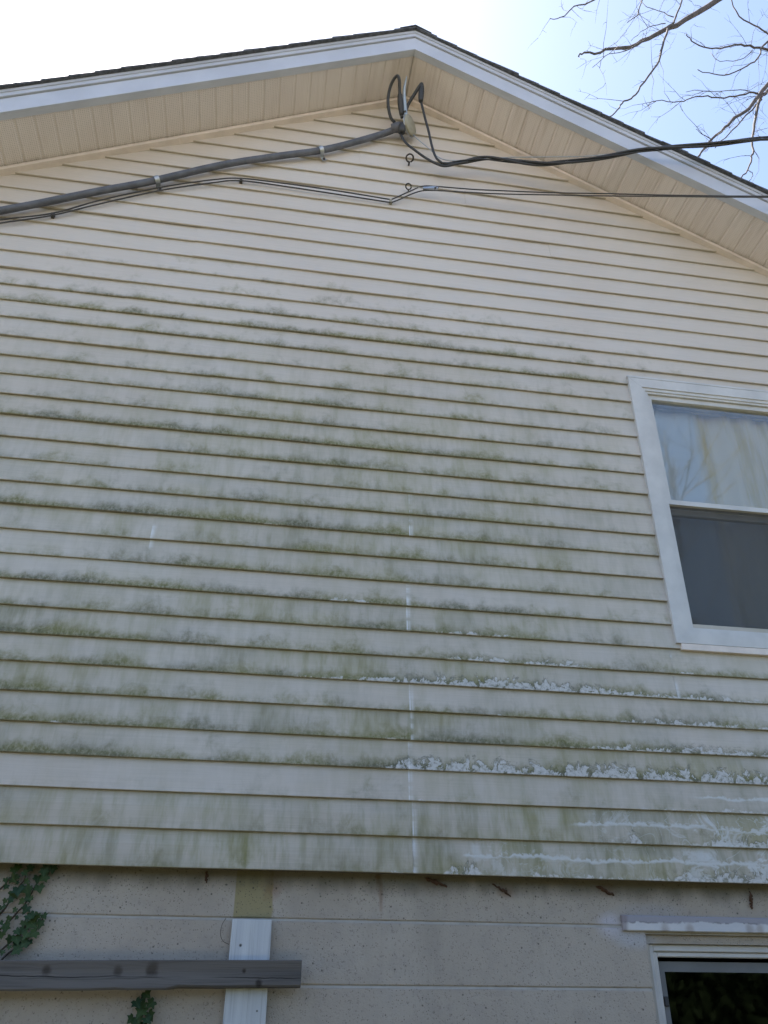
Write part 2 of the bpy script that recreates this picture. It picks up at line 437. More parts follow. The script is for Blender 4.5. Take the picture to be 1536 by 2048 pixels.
def wood_mat(name, a, b, kn):
    t = NT(name)
    P = t.pos(); X, Y, Z = t.xyz(P)
    w = 0.0
    for (kx, kz, r, _) in kn:
        dx = t.m_('DIVIDE', t.sub(X, kx), r * 2.4); dz = t.m_('DIVIDE', t.sub(Z, kz), r)
        g = t.m_('POWER', 2.7183, t.mul(t.add(t.mul(dx, dx), t.mul(dz, dz)), -0.6))
        w = t.add(t.mul(g, t.mul(t.sub(Z, kz), 0.8)), w)
    Zw = t.add(Z, w) if kn else Z
    horiz = name.startswith('grey')
    q = t.vec(X, Y, Zw)
    g1 = t.noise(t.scale(q, (2.2, 2, 120) if horiz else (130, 2, 2.2)), 1.0, 5, 0.65, 0.4)
    g2 = t.noise(t.scale(q, (1.2, 2, 26) if horiz else (22, 2, 0.8)), 1.0, 4, 0.6, 0.3)
    col = t.mix(t.ss(g2, 0.3, 0.7), a, b)
    col = t.mix(t.mul(t.ss(g1, 0.5, 0.72), 0.5), col, tuple(c * 0.45 for c in a))
    nk = t.mul(t.sub(t.noise(P, 42, 4, .65), .5), 1.3)
    for (kx, kz, r, k) in kn:
        m = t.blob(X, Z, kx, kz, r * 1.0, r * 1.05, .6, nk)
        col = t.mix(t.mul(m, k), col, (0.022, 0.017, 0.016))
    if horiz:
        zc = at(300, 1953, -.02).z
        cz = t.add(zc, t.add(t.mul(t.sub(t.noise(t.vec(X, 0.0, 0.0), 3.0, 4), .5), .03), t.mul(X, .004)))
        ck = t.mul(t.ss(t.m_('ABSOLUTE', t.sub(Z, cz)), .0022, .0006), t.ss(t.noise(t.vec(X, 4.0, 0.0), 2.5, 2), .40, .55))
        col = t.mix(ck, col, (0.02, 0.018, 0.018))
        top = t.ss(t.add(Z, t.mul(t.sub(g2, .5), .05)), zc + .004, zc + .03)
        col = t.mix(t.mul(top, .35), col, (0.13, 0.105, 0.08))
    return t.pbr(col, 0.85, t.bump(g1, 0.6, 0.003), spec=0.2)

def glass_mat(name, refl, tint=(0.95, 0.97, 0.97), fk=1.6):
    t = NT(name)
    lw = t.node('ShaderNodeFresnel'); lw.inputs['IOR'].default_value = 1.52
    wav = t.bump(t.noise(t.pos(), 2.2, 2, .5), 0.04, 0.02)
    g = t.node('ShaderNodeBsdfGlossy'); g.inputs['Roughness'].default_value = 0.03; t.set(g.inputs['Normal'], wav)
    tr = t.node('ShaderNodeBsdfTransparent'); tr.inputs[0].default_value = (*tint, 1)
    mx = t.node('ShaderNodeMixShader')
    t.set(mx.inputs[0], t.m_('ADD', t.mul(lw.outputs[0], fk), refl, clamp=True))
    t.t.links.new(tr.outputs[0], mx.inputs[1]); t.t.links.new(g.outputs[0], mx.inputs[2])
    t.t.links.new(mx.outputs[0], t.out.inputs[0])
    return t.m
M['glass'] = glass_mat('window_glass', 0.15)
M['glass_low'] = glass_mat('basement_glass', 0.0, (0.6, 0.65, 0.65), 0.8)
def screen_mat():
    t = NT('insect_screen')
    d = t.node('ShaderNodeBsdfDiffuse')
    n = t.noise(t.pos(), 9.0, 4)
    t.set(d.inputs[0], t.mix(n, (0.062, 0.062, 0.068), (0.088, 0.087, 0.09)))
    tr = t.node('ShaderNodeBsdfTransparent')
    mx = t.node('ShaderNodeMixShader'); mx.inputs[0].default_value = 0.62
    t.t.links.new(tr.outputs[0], mx.inputs[1]); t.t.links.new(d.outputs[0], mx.inputs[2]); t.t.links.new(mx.outputs[0], t.out.inputs[0])
    return t.m
M['screen'] = screen_mat()
def curtain_mat():
    t = NT('curtain')
    P = t.pos()
    n = t.noise(t.scale(P, (7, 1, 1.0)), 1.0, 4)
    X = t.xyz(P)[0]
    c = t.mix(t.ss(n, 0.40, 0.60), (0.70, 0.56, 0.24), (0.86, 0.76, 0.58))
    c = t.mix(t.ss(t.add(X, t.mul(t.sub(n, .5), .1)), at(1412, 900, .12).x, at(1385, 900, .12).x), c, (0.70, 0.73, 0.76))  # left part of the cloth takes the pale blue of sky reflected in the glass
    return t.pbr(c, 0.9, spec=0.1)
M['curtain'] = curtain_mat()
def ground_mat():
    t = NT('lawn')
    P = t.pos(); Y = t.xyz(P)[1]
    n = t.noise(P, 0.35, 4, .6); n2 = t.noise(P, 18.0, 3, .7)
    green = t.mix(t.ss(n, 0.35, 0.65), (0.10, 0.085, 0.055), (0.06, 0.075, 0.03))
    straw = t.mix(t.ss(n, 0.35, 0.65), (0.38, 0.345, 0.30), (0.33, 0.30, 0.255))
    c = t.mix(t.ss(t.add(Y, t.mul(n, 3.0)), -7.0, -8.5), green, straw)  # near ground kept dark; pale far field added to bounce sun onto upper wall
    c = t.mix(t.mul(n2, .3), c, (0.20, 0.16, 0.11))
    return t.pbr(c, 0.95, t.bump(n2, 0.6, 0.05), spec=0.1)
M['ground'] = ground_mat()

# ------------------------------------------------------------------ house dimensions
AX, AZ, SL = 0.605, 6.615, 0.53            # gable apex on the wall and roof slope
HW = 4.25                                   # half width of the gable wall
DEEP = 9.5                                  # depth of the house
OV = 0.335                                  # rake overhang
BY = 0.06                                  # face of the block foundation
ZK = [1.9734, 2.1002, 2.2297, 2.3465, 2.4607, 2.5759, 2.6923, 2.8045, 2.9209, 3.0352, 3.1482, 3.2634, 3.38, 3.4924, 3.6072, 3.7225,
      3.8388, 3.9507, 4.0667, 4.1776, 4.2933, 4.4108, 4.518, 4.6223, 4.7319, 4.8505, 4.9649, 5.0817, 5.1968, 5.3149, 5.4319, 5.5508,
      5.6646, 5.7833, 5.9052, 6.0277, 6.1484, 6.2721, 6.394, 6.513]
EAVE = AZ - SL * HW
def zrake(x): return AZ - SL * abs(x - AX)

ground = mesh('ground', [(-400, -400, 0), (400, -400, 0), (400, 400, 0), (-400, 400, 0)], [(0, 1, 2, 3)], M['ground'])
tag(ground, 'worn grass near the house, then a pale dry field added to bounce light', kind='structure')

house = empty('house', (AX, 0, 0))
tag(house, 'gabled house with cream vinyl siding, algae stains and painted block foundation', 'house')
class HP:                                   # children keep world coordinates: parent offset removed
    pass
def hchild(o, parent=None):
    o.parent = parent or house
    if (parent or house) is house:
        o.location = o.location - house.location
    return o

# upper window opening: outer casing rectangle in wall x,z
WXL = 0.5 * (at(1254, 757).x + at(1351, 1288).x)
WZT, WZB = at(1254, 757).z, at(1351, 1287).z
WXR = WXL + 1.12
# basement window opening
BXL = at(1303, 1960, BY).x
BXR, BZT, BZB = BXL + 0.82, at(1300, 1868, BY).z, 1.05

# ---- wall sheathing behind the siding (with the window hole), side and back walls
m = MB()
x0, x1 = AX - HW, AX + HW
zs = ZK[0] + 0.006
hx0, hx1, hz0, hz1 = WXL + 0.07, WXR - 0.07, WZB + 0.07, WZT - 0.07
for poly in ([(x0, zs), (hx0, zs), (hx0, zrake(hx0) + .05), (AX, AZ + .05), (x0, EAVE + .05)],
             [(hx0, zs), (hx1, zs), (hx1, hz0), (hx0, hz0)],
             [(hx0, hz1), (hx1, hz1), (hx1, zrake(hx1) + .05), (hx0, zrake(hx0) + .05)],
             [(hx1, zs), (x1, zs), (x1, EAVE + .05), (hx1, zrake(hx1) + .05)]):
    m.prism(poly, 0.02, 0.16)
gable = hchild(m.build('gable_wall', M['sheath']))
m = MB(); m.box(x0, x0 + .15, .16, DEEP, 0, EAVE + .1); hchild(m.build('side_wall', M['trim']))
m = MB(); m.box(x1 - .15, x1, .16, DEEP, 0, EAVE + .1); hchild(m.build('side_wall', M['trim']))
m = MB(); m.prism([(x0, 0), (x1, 0), (x1, EAVE), (AX, AZ), (x0, EAVE)], DEEP, DEEP + .15); hchild(m.build('back_wall', M['trim']))

# ---- siding boards -------------------------------------------------------
KN = [0, 200, 400, 600, 800, 1000, 1200, 1400, 1536]
ST = {26: (.0, .05, .05, .05, 0, 0, 0, 0, 0), 25: (.08, .2, .2, .25, .12, .05, 0, 0, 0), 24: (.08, .2, .2, .25, .3, .25, .1, 0, 0),
      23: (.35, .5, .45, .55, .4, .35, .25, .05, 0), 22: (.45, .7, .62, .7, .66, .6, .35, .1, 0), 21: (.4, .5, .55, .6, .35, .65, .55, .1, .1),
      20: (.3, .3, .3, .35, .4, .35, .25, .05, 0), 19: (.35, .4, .4, .4, .35, .3, .25, .05, 0), 18: (.45, .4, .5, .75, .5, .4, .3, 0, 0),
      17: (.3, .4, .5, .55, .4, .4, .35, 0, 0), 16: (.6, .8, .75, .85, .7, .6, .45, 0, 0), 15: (.3, .3, .5, .75, .5, .5, .35, .1, .1),
      14: (.3, .45, .3, .4, .45, .4, .35, .1, .1), 13: (.3, .45, .5, .55, .55, .55, .35, .1, .1), 12: (.75, .75, .85, .85, .65, .55, .4, .1, .1),
      11: (.25, .25, .35, .6, .6, .5, .3, .1, .1), 10: (.35, .45, .65, .7, .55, .5, .35, .1, .1), 9: (.8, .85, .65, .7, .7, .65, .4, .1, .1),
      8: (.5, .5, .5, .55, .65, .65, .4, .1, .1), 7: (.9, .8, .5, .55, .55, .65, .55, .6, .6), 6: (.6, .7, .6, .65, .85, .95, .8, .6, .5),
      5: (.8, .65, .4, .4, .5, .6, .6, .65, .45), 4: (.85, .75, .55, .55, .75, .75, .85, .7, .55), 3: (.9, .85, .5, .65, .95, 1, 1, .95, .9),
      2: (.18, .15, .15, .18, .22, .22, .22, .22, .22), 1: (.22, .2, .2, .3, .38, .3, .3, .3, .3), 0: (.3, .3, .3, .3, .35, .3, .3, .3, .3)}
PE = {3: [(555, 0), (580, .3), (640, .12), (760, .1), (800, .75), (860, 1), (1000, .95), (1150, .95), (1300, 1), (1450, 1), (1600, 1)],
      6: [(0, .2), (150, .2), (300, .1), (560, .1), (590, .3), (700, .4), (780, .5), (870, .85), (1000, .9), (1080, .95), (1180, .7), (1300, .5), (1400, .55), (1600, .35)],
      7: [(590, 0), (612, .4), (625, 0), (715, 0), (730, .3), (745, 0), (830, .1), (900, .45), (980, .6), (1040, .2), (1080, .6), (1140, .6), (1200, .25), (1300, .05), (1370, .35), (1450, 0)],
      4: [(60, 0), (100, .3), (200, .2), (400, .1), (700, .1), (770, .35), (810, .1), (900, .1), (1040, .2), (1150, .3), (1250, .5), (1380, .65), (1600, .5)],
      5: [(720, 0), (760, .25), (790, 0), (950, 0), (1000, .3), (1050, .2), (1150, .1), (1220, .3), (1340, .6), (1400, .55), (1600, .3)],
      8: [(600, 0), (650, .3), (690, .1), (840, .2), (900, .4), (1010, .4), (1060, .1), (1100, 0)], 9: [(640, 0), (670, .4), (720, .45), (750, .1), (780, 0)],
      2: [(820, 0), (840, .4), (855, 0), (870, .2), (900, .15), (910, 0), (1140, 0), (1200, .2), (1400, .35), (1600, .5)],
      0: [(700, 0), (780, .35), (810, .3), (830, 0), (880, 0), (915, .8), (950, .7), (970, .05), (1030, .05), (1060, .4), (1300, .35), (1400, .7), (1600, .9)],
      1: [(1240, 0), (1270, .9), (1300, .1), (1380, .2), (1450, .7), (1600, .8)], 11: [(640, 0), (665, .25), (690, 0)], 16: [(560, 0), (640, .18), (700, .15), (720, 0)],
      12: [(480, 0), (520, .25), (700, .15), (720, 0)]}
VN = {1: [(1150, 0), (1190, .8), (1300, .8), (1420, 1), (1700, 1)], 0: [(930, 0), (945, .8), (1200, .7), (1380, .8), (1450, 1), (1700, 1)], 2: [(1380, 0), (1480, .6), (1700, .7)]}
VEIL = {7: [(0, 1.0), (200, .8), (420, .45), (1536, .35)], 5: [(0, .9), (200, .75), (420, .35), (1536, .5)], 3: [(0, .75), (200, .6), (400, .35), (900, .6), (1400, .8), (1536, .7)],
        2: [(0, .2), (700, .3), (1000, .55), (1536, .6)], 1: [(0, .7), (600, .8), (900, 1.0), (1536, .9)], 0: [(0, 1.0), (600, 1.0), (1536, 1.0)],
        10: [(0, .25), (500, .6), (900, .75), (1200, .5), (1536, .3)], 9: [(0, .3), (1536, .3)]}
def veil(k, px):
    if k in VEIL: return lin(VEIL[k], px)
    if k > 22: return 0.0
    w = lin([(0, .42), (300, .5), (600, .72), (1000, .66), (1200, .45), (1400, .2)], px)
    return w * lin([(4, 1.25), (12, 1.1), (16, .9), (19, .6), (22, .15)], k)
def seam_x(pair):                           # lap joints of each double-course panel
    near = {0: [825], 1: [817], 2: [819], 3: [1345], 4: [813], 5: [300], 6: [818], 7: [298, 1180], 8: [815], 9: [420], 10: [813], 11: [1436], 12: [835], 13: [390], 14: [1102], 15: [640], 16: [930], 17: [720]}
    zc = ZK[min(2 * pair + 1, len(ZK) - 1)]
    out = []
    for p in near.get(pair, []):
        x = 0.0
        for _ in range(8):                  # x whose image column is p
            x += (p - pxof((x, 0, zc))[0]) / 500.0
        out.append(x)
    if out and out[0] - 3.2 > AX - HW: out.append(out[0] - 3.2)
    if out and out[0] + 2.9 < AX + HW: out.append(out[0] + 2.9)
    return sorted(out)

PROF = [(-.10, .012, 0.002), (-.055, .0125, 0.0), (-.012, .0015, 0.0), (0.015, 0.0, 0.002), (.10, None, None), (.25, None, None), (.42, None, None), (.60, None, None), (.80, None, None), (1.0, None, None), (1.12, None, None)]
def siding_board(k, xa, xb, cutL, cutR, seams, lap=False):
    z0, z1 = ZK[k], (ZK[k + 1] if k + 1 < len(ZK) else AZ)
    h = z1 - z0
    rows = []
    for v, y, dz in PROF:
        if y is None:
            if k < 2:                       # wider profile with a crease at mid height
                y = 0.0004 + (0.0030 * v / .55 if v < .55 else 0.0030 + (v - .55) / .45 * 0.0095)
            else:
                y = 0.0005 + 0.0125 * v
            z = z0 + v * h
        else:
            z = z0 + dz
        rows.append((v, y, min(z, AZ - .002)))
    n = max(2, int((xb - xa) / 0.045))
    V, Fc, A = [], [], {a: [] for a in ('v', 'stain', 'veil', 'peel', 'vein', 'clean', 'course')}
    for v, y, z in rows:
        lim = (AZ + .02 - z) / SL
        a = max(xa, AX - lim) if cutL else xa
        b = min(xb, AX + lim) if cutR else xb
        if b < a: a = b = AX
        for i in range(n + 1):
            x = a + (b - a) * (max(i - 1, 0) / (n - 1) if lap else i / n)
            w = noise.noise(Vector((x * .9, k * 7.3, 0)))
            w2 = noise.noise(Vector((x * 2.3, k * 3.1, 5)))
            V.append((x, y + .0022 * w2 + (.0035 if (i == 0 and lap) else 0), z + .0028 * w))
            px = pxof((x, 0, z0))[0]
            A['v'].append(v)
            A['stain'].append(lin(list(zip(KN, ST[k])), px) if k in ST else 0.0)
            A['veil'].append(veil(k, px))
            A['peel'].append(lin(PE[k], px) if k in PE else 0.0)
            A['vein'].append(lin(VN[k], px) if k in VN else 0.0)
            c = 0.0
            for s in seams:
                d = (x - s) if x >= s else 99
                c = max(c, max(0.0, 1 - d / .05)) if k < 14 else c
            A['clean'].append(c)
            A['course'].append(float(k))
    for r in range(len(rows) - 1):
        for i in range(n):
            q = r * (n + 1) + i
            Fc.append((q, q + 1, q + n + 2, q + n + 1))
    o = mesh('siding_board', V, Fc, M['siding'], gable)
    for nm, vals in A.items():
        at_ = o.data.attributes.new(nm, 'FLOAT', 'POINT')
        at_.data.foreach_set('value', vals)
    return o
rb = random.Random(3)
for k in range(len(ZK)):
    z0 = ZK[k]; z1 = ZK[k + 1] if k + 1 < len(ZK) else AZ
    lim = (AZ + .02 - z0) / SL
    L_, R__ = max(AX - HW, AX - lim), min(AX + HW, AX + lim)
    seams = [s for s in seam_x(k // 2) if L_ + .15 < s < R__ - .15]
    cuts = [L_] + seams + [R__]
    segs = [[cuts[i], cuts[i + 1], i > 0, i < len(cuts) - 2] for i in range(len(cuts) - 1)]
    if z0 > WZB - .012 and z1 < WZT + .012:   # courses that stop at the window casing
        new = []
        for a, b, l, r in segs:
            if a < WXL + .03 < b or a < WXR - .03 < b:
                if a < WXL + .03: new.append([a, min(b, WXL + .03), l, True])
                if b > WXR - .03: new.append([max(a, WXR - .03), b, True, r])
            elif b <= WXL + .03 or a >= WXR - .03:
                new.append([a, b, l, r])
        segs = new
    for a, b, l, r in segs:
        if b - a < .05: continue
        o = siding_board(k, a, b + (.012 if r else 0), not l, not r, seams, l)
        o.location.y = -0.0024 if l else 0.0   # the right hand board laps over the left one

# starter strip closing the underside
m = MB(); m.box(x0, x1, .013, BY + .12, ZK[0] + .0035, ZK[0] + .02); o = m.build('starter_strip', M['sheath'], gable)
# J channels along the rake, in lengths
def rake_piece(name, mat, parent, side, xa, xb, y0, y1, lo, hi):
    """strip following the rake on one side; lo/hi vertical offsets from the soffit line; xa<xb distances from the apex"""
    s = 1 if side > 0 else -1
    P = [(AX + s * xa, zrake(AX + s * xa) + lo), (AX + s * xb, zrake(AX + s * xb) + lo), (AX + s * xb, zrake(AX + s * xb) + hi), (AX + s * xa, zrake(AX + s * xa) + hi)]
    if s < 0: P = P[::-1]
    b = MB(); b.prism(P, y0, y1)
    return b.build(name, mat, parent)
for side, cuts in ((-1, [0, 1.34, 3.2, HW]), (1, [0, .22, 1.25, 3.4, HW])):
    for a, b in zip(cuts, cuts[1:]):
        rake_piece('channel_trim', M['trim'], gable, side, a + (.0012 if a else 0), b, -.026, .012, -.036, -.004)
        rake_piece('channel_lip', M['trim'], gable, side, a + (.0012 if a else 0), b, -.031, -.0265, -.036, -.022)

# ---- foundation of concrete blocks ---------------------------------------
m = MB()
by = BY + .006
for xa, xb, za, zb in ((x0, BXL, 0, ZK[0] + .0), (BXR, x1, 0, ZK[0]), (BXL, BXR, 0, BZB), (BXL, BXR, BZT, ZK[0])):
    m.box(xa, xb, by, by + .18, za, zb)
found = hchild(m.build('foundation_wall', M['mortar']))
ZM1 = at(650, 1841, BY).z
BH, BL = 0.2032, 0.4064
JX = at(980, 1800, BY).x
JT = .009
def block_mesh(w, h):
    c = .0035; e = .0001
    b = MB()
    x_0, x_1, z_0, z_1 = -w / 2, w / 2, -h / 2, h / 2
    b.v = [(x_0, .006, z_0), (x_1, .006, z_0), (x_1, .006, z_1), (x_0, .006, z_1), (x_0, c * .6, z_0), (x_1, c * .6, z_0), (x_1, c * .6, z_1), (x_0, c * .6, z_1),
           (x_0 + e, 0, z_0 + c), (x_1 - e, 0, z_0 + c), (x_1 - e, 0, z_1 - c), (x_0 + e, 0, z_1 - c)]
    b.f = [(8, 9, 10, 11), (4, 5, 9, 8), (5, 6, 10, 9), (6, 7, 11, 10), (7, 4, 8, 11), (0, 1, 5, 4), (1, 2, 6, 5), (2, 3, 7, 6), (3, 0, 4, 7)]
    me = bpy.data.meshes.new('concrete_block')
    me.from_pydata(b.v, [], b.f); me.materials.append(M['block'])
    return me
cache = {}
for r in range(-1, 9):
    za = ZM1 - r * BH - BH + JT / 2 if r >= 0 else ZM1 + JT / 2
    zb = za + BH - JT
    za = max(za, 0.0)
    if zb > ZK[0] + .06: zb = ZK[0] + .03
    if zb - za < .03: continue
    xs = JX + (0 if r % 2 else -BL / 2) - 12 * BL
    while xs < x1:
        a, b = max(xs, x0), min(xs + BL, x1)
        spans = [(a, b)]
        if za < BZT - .02 and zb > BZB + .02:
            spans = [(a, min(b, BXL)), (max(a, BXR), b)]
        for a, b in spans:
            if b - a < .02: continue
            key = (round(b - a, 3), round(zb - za, 3))
            if key not in cache: cache[key] = block_mesh(b - a, zb - za)
            linked('concrete_block', cache[key], found, Matrix.Translation(((a + b) / 2, BY + rb.uniform(-.0003, .0003), (za + zb) / 2)))
        xs += BL
# bed joints: struck mortar, lower edge catching light
for r in range(0, 9):
    zc = ZM1 - r * BH
    for a, b in ((x0, BXL - .002), (BXR + .002, x1)) if BZB < zc < BZT else ((x0, x1),):
        b_ = MB()
        b_.prism([(a, zc - JT / 2 - .0005), (b, zc - JT / 2 - .0005), (b, zc + JT / 2 + .0005), (a, zc + JT / 2 + .0005)], BY + .0055, BY + .012)
        for i, vv in enumerate(b_.v):
            if i in (0, 1): b_.v[i] = (vv[0], BY + .0004, vv[2])
        b_.build('bed_joint', M['mortar'], found)

# ---- roof ----------------------------------------------------------------
RO = 0.035                                  # shingle overhang past the trim
HE = HW + .35
FY = -OV
m = MB()
for s in (-1, 1):
    P = [(AX, AZ + .10), (AX + s * HE, zrake(AX + s * HE) + .10), (AX + s * HE, zrake(AX + s * HE) + .165), (AX, AZ + .165)]
    m.prism(P if s > 0 else P[::-1], FY + .03, DEEP + .4)
roof = hchild(m.build('roof', M['deck']))
cs = math.sqrt(1 + SL * SL)
expo = 0.142
nrow = int(HE * cs / expo) + 1
rs = random.Random(11)
for s in (-1, 1):
    for i in range(nrow):
        d0 = i * expo - .02 if i else 0.0
        d1 = min((i + 1) * expo + .012, HE * cs)
        for yy0, yy1, nm in ((FY - RO + rs.uniform(-.004, .004), .65, 'shingle'), (.655, DEEP + .42, 'shingle_course')):
            V = []
            for y in (yy0, yy1):
                for d, t0, t1 in ((max(d0, 0) / cs, .172, .179), (d1 / cs, .174 + .0, .190 + rs.uniform(-.003, .003))):
                    x = AX + s * d
                    V += [(x, y, zrake(x) + t0), (x, y, zrake(x) + t1)]
            Fc = [(0, 2, 3, 1), (4, 5, 7, 6), (0, 4, 6, 2), (1, 3, 7, 5), (2, 6, 7, 3), (0, 1, 5, 4)]
            if s < 0: Fc = [f[::-1] for f in Fc]
            mesh(nm, V, Fc, M['shingle'], roof)
for i in range(3):                           # ridge caps
    V = []
    ya, yb = (FY - RO - .003, .30) if i == 0 else (.30 * i - .01, .30 * (i + 1)) if i == 1 else (.59, DEEP + .42)
    for y in (ya, yb):
        for dx, t0 in ((-.10, .184), (0, .190), (.10, .184)):
            x = AX + dx
            V += [(x, y, zrake(x) + t0), (x, y, zrake(x) + t0 + .008)]
    Fc = [(0, 2, 3, 1), (2, 4, 5, 3), (6, 7, 9, 8), (8, 9, 11, 10), (1, 3, 9, 7), (3, 5, 11, 9), (0, 6, 8, 2), (2, 8, 10, 4), (0, 1, 7, 6), (4, 10, 11, 5)]
    mesh('ridge_cap', V, Fc, M['shingle'], roof)
for side in (-1, 1):
    hchild(rake_piece('fascia_board', M['fascia'], house, side, 0.0, HE, FY, FY + .02, -.004, .115))
    hchild(rake_piece('rake_trim', M['fascia'], house, side, 0.0, HE, FY - .010, FY + .02, .121, .172))
    hchild(rake_piece('fascia_lip', M['fascia'], house, side, 0.0, HE, FY + .0205, FY + .045, -.004, -.0005))
    hchild(rake_piece('drip_edge', M['fascia'], house, side, 0.0, HE, FY - .016, FY - .0105, .150, .1715))
    b = MB(); xe = AX + side * (HE - .01)
    b.box(min(xe, xe + side * .02), max(xe, xe + side * .02), FY + .02, DEEP + .4, zrake(xe) - .02, zrake(xe) + .10); hchild(b.build('eave_fascia', M['fascia']))
# soffit: backing and ribbed panels
m = MB()
for s in (-1, 1):
    P = [(AX, AZ + .012), (AX + s * HE, zrake(AX + s * HE) + .012), (AX + s * HE, zrake(AX + s * HE) + .02), (AX, AZ + .02)]
    m.prism(P if s > 0 else P[::-1], FY + .021, .02)
soffit = hchild(m.build('soffit', M['soffit']))
W = 0.1
def soffit_me():                              # local x along the slope, y = depth, z = up; underside at 0
    prof = [(0, .0035), (.004, .0035), (.009, .0), (.016, .0006), (W - .014, .0006), (W - .010, 0.0), (W - .005, .0035), (W, .0035)]
    V, Fc = [], []
    d = OV + .004
    for y in (-d + .001, .0):
        V += [(x, y, z) for x, z in prof]
    n = len(prof)
    for i in range(n - 1): Fc.append((i, n + i, n + i + 1, i + 1))
    me = bpy.data.meshes.new('soffit_panel'); me.from_pydata(V, [], Fc); me.materials.append(M['soffit'])
    return me
sme = soffit_me()
ang = math.atan(SL)
for s in (-1, 1):
    for i in range(int(HE * cs / W)):
        d = (i * W + (.0 if s > 0 else W)) / cs
        x = AX + s * d
        if s > 0:
            Mx = Matrix.Translation((x, .012, zrake(x))) @ Matrix.Rotation(ang, 4, 'Y')
        else:
            Mx = Matrix.Translation((x, .012, zrake(x))) @ Matrix.Rotation(-ang, 4, 'Y')
        linked('soffit_panel', sme, soffit, Mx)

# ---- upper window --------------------------------------------------------
win = hchild(empty('window', (WXL, 0, WZB)))
tag(win, label='white double hung window with curtain and half screen')
def wpart(o):
    o.parent = win; o.location = o.location - Vector((WXL, 0, WZB)); return o
CW = 0.068                                   # casing width
yc0, yc1 = -.013, .012
cxl, cxr, czb, czt = WXL, WXR, WZB, WZT
for poly in ([(cxl, czt), (cxl, czb), (cxl + CW, czb + CW * .75), (cxl + CW, czt - CW * .85)],
             [(cxr, czb), (cxr, czt), (cxr - CW, czt - CW * .85), (cxr - CW, czb + CW * .75)],
             [(cxr - .0008, czt), (cxl + .0008, czt), (cxl + CW + .0008, czt - CW * .85), (cxr - CW - .0008, czt - CW * .85)],
             [(cxl + .0008, czb), (cxr - .0008, czb), (cxr - CW - .0008, czb + CW * .75), (cxl + CW + .0008, czb + CW * .75)]):
    wpart(MB().prism(poly, yc0, yc1).build('casing', M['white']))
ix0, ix1, iz0, iz1 = cxl + CW, cxr - CW, czb + CW * .75, czt - CW * .85
wpart(MB().box(cxl - .003, cxr + .02, -.014, .011, czt + .0015, czt + .013).build('drip_cap', M['white']))
wpart(MB().box(cxl + .022, cxr - .022, -.012, .011, czb - .030, czb - .0015).build('sill_trim', M['trim']))
# jamb frame: stepped
for d, y0, w in ((0.0, -.007, .018), (.0185, -.001, .014)):
    a0, a1, b0, b1 = ix0 + d, ix1 - d, iz0 + d * .8, iz1 - d * .9
    if d == 0.0:
        b1 = iz1
    wpart(MB().box(a0, a0 + w, y0, .10, b0, b1).build('jamb', M['white']))
    wpart(MB().box(a1 - w, a1, y0, .10, b0, b1).build('jamb', M['white']))
    wpart(MB().box(a0 + w, a1 - w, y0, .10, b1 - w, b1).build('head_jamb', M['white']))
    wpart(MB().box(a0 + w, a1 - w, y0, .10, b0, b0 + w * 1.1).build('sill', M['white']))
gx0, gx1 = ix0 + .033, ix1 - .033
gz0, gz1 = iz0 + .030, iz1 - .032
ZMR = at(1345, 1007, .02).z                  # meeting rail
up = wpart(MB().box(gx0, gx0 + .022, .012, .045, ZMR + .012, gz1).box(gx1 - .022, gx1, .012, .045, ZMR + .012, gz1).box(gx0 + .022, gx1 - .022, .012, .045, gz1 - .026, gz1)
     .build('upper_sash', M['white']))
wpart(MB().box(gx0, gx1, .006, .048, ZMR - .014, ZMR + .0115).build('meeting_rail', M['white']))
wpart(MB().sheet(gx0 + .02, gx1 - .02, .030, ZMR + .010, gz1 - .02).build('pane', M['glass']))
wpart(MB().box(gx0, gx0 + .026, .050, .075, gz0, ZMR - .015).box(gx1 - .026, gx1, .050, .075, gz0, ZMR - .015).box(gx0 + .026, gx1 - .026, .050, .075, gz0, gz0 + .03)
      .box(gx0 + .026, gx1 - .026, .050, .075, ZMR - .045, ZMR - .0155).build('lower_sash', M['white']))
wpart(MB().sheet(gx0 + .02, gx1 - .02, .062, gz0 + .02, ZMR - .03).build('pane', M['glass']))
wpart(MB().sheet(gx0 + .001, gx1 - .001, .022, gz0 + .001, ZMR - .0155).build('insect_screen', M['screen']))
wpart(MB().box(gx0, gx1, .10, .12, gz1 - .01, gz1 + .02).build('head_stop', M['white']))
# room behind
rm = MB()
a, b, c, d = ix0 - .6, ix1 + .3, iz0 - .7, iz1 + .25
rm.v = [(a, .161, c), (b, .161, c), (b, 2.6, c), (a, 2.6, c), (a, .161, d), (b, .161, d), (b, 2.6, d), (a, 2.6, d)]
rm.f = [(0, 1, 2, 3), (4, 7, 6, 5), (3, 2, 6, 7), (0, 3, 7, 4), (1, 5, 6, 2)]
hchild(rm.build('room', M['room']))
# curtain: pleated cloth on a rod
V, Fc = [], []
n = 120
cxa, cxb = ix0 - .15, ix1 + .1
for j, z in enumerate([d - .05, iz1 - .2, iz1 - .6, ZMR, iz0 + .2, iz0 - .3]):
    for i in range(n + 1):
        t = i / n
        x = cxa + (cxb - cxa) * t + .012 * math.sin(t * 37 + j)
        y = .118 + .011 * math.sin(t * 47 + .3 * j + 2 * math.sin(t * 9)) + .008 * math.sin(t * 17 + .5 * j)
        V.append((x, y, z))
for j in range(5):
    for i in range(n):
        q = j * (n + 1) + i
        Fc.append((q, q + 1, q + n + 2, q + n + 1))
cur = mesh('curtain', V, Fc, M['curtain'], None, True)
so = cur.modifiers.new('thick', 'SOLIDIFY'); so.thickness = .002
tag(cur, 'pale yellow pleated curtain hanging inside the upper window', 'curtain')

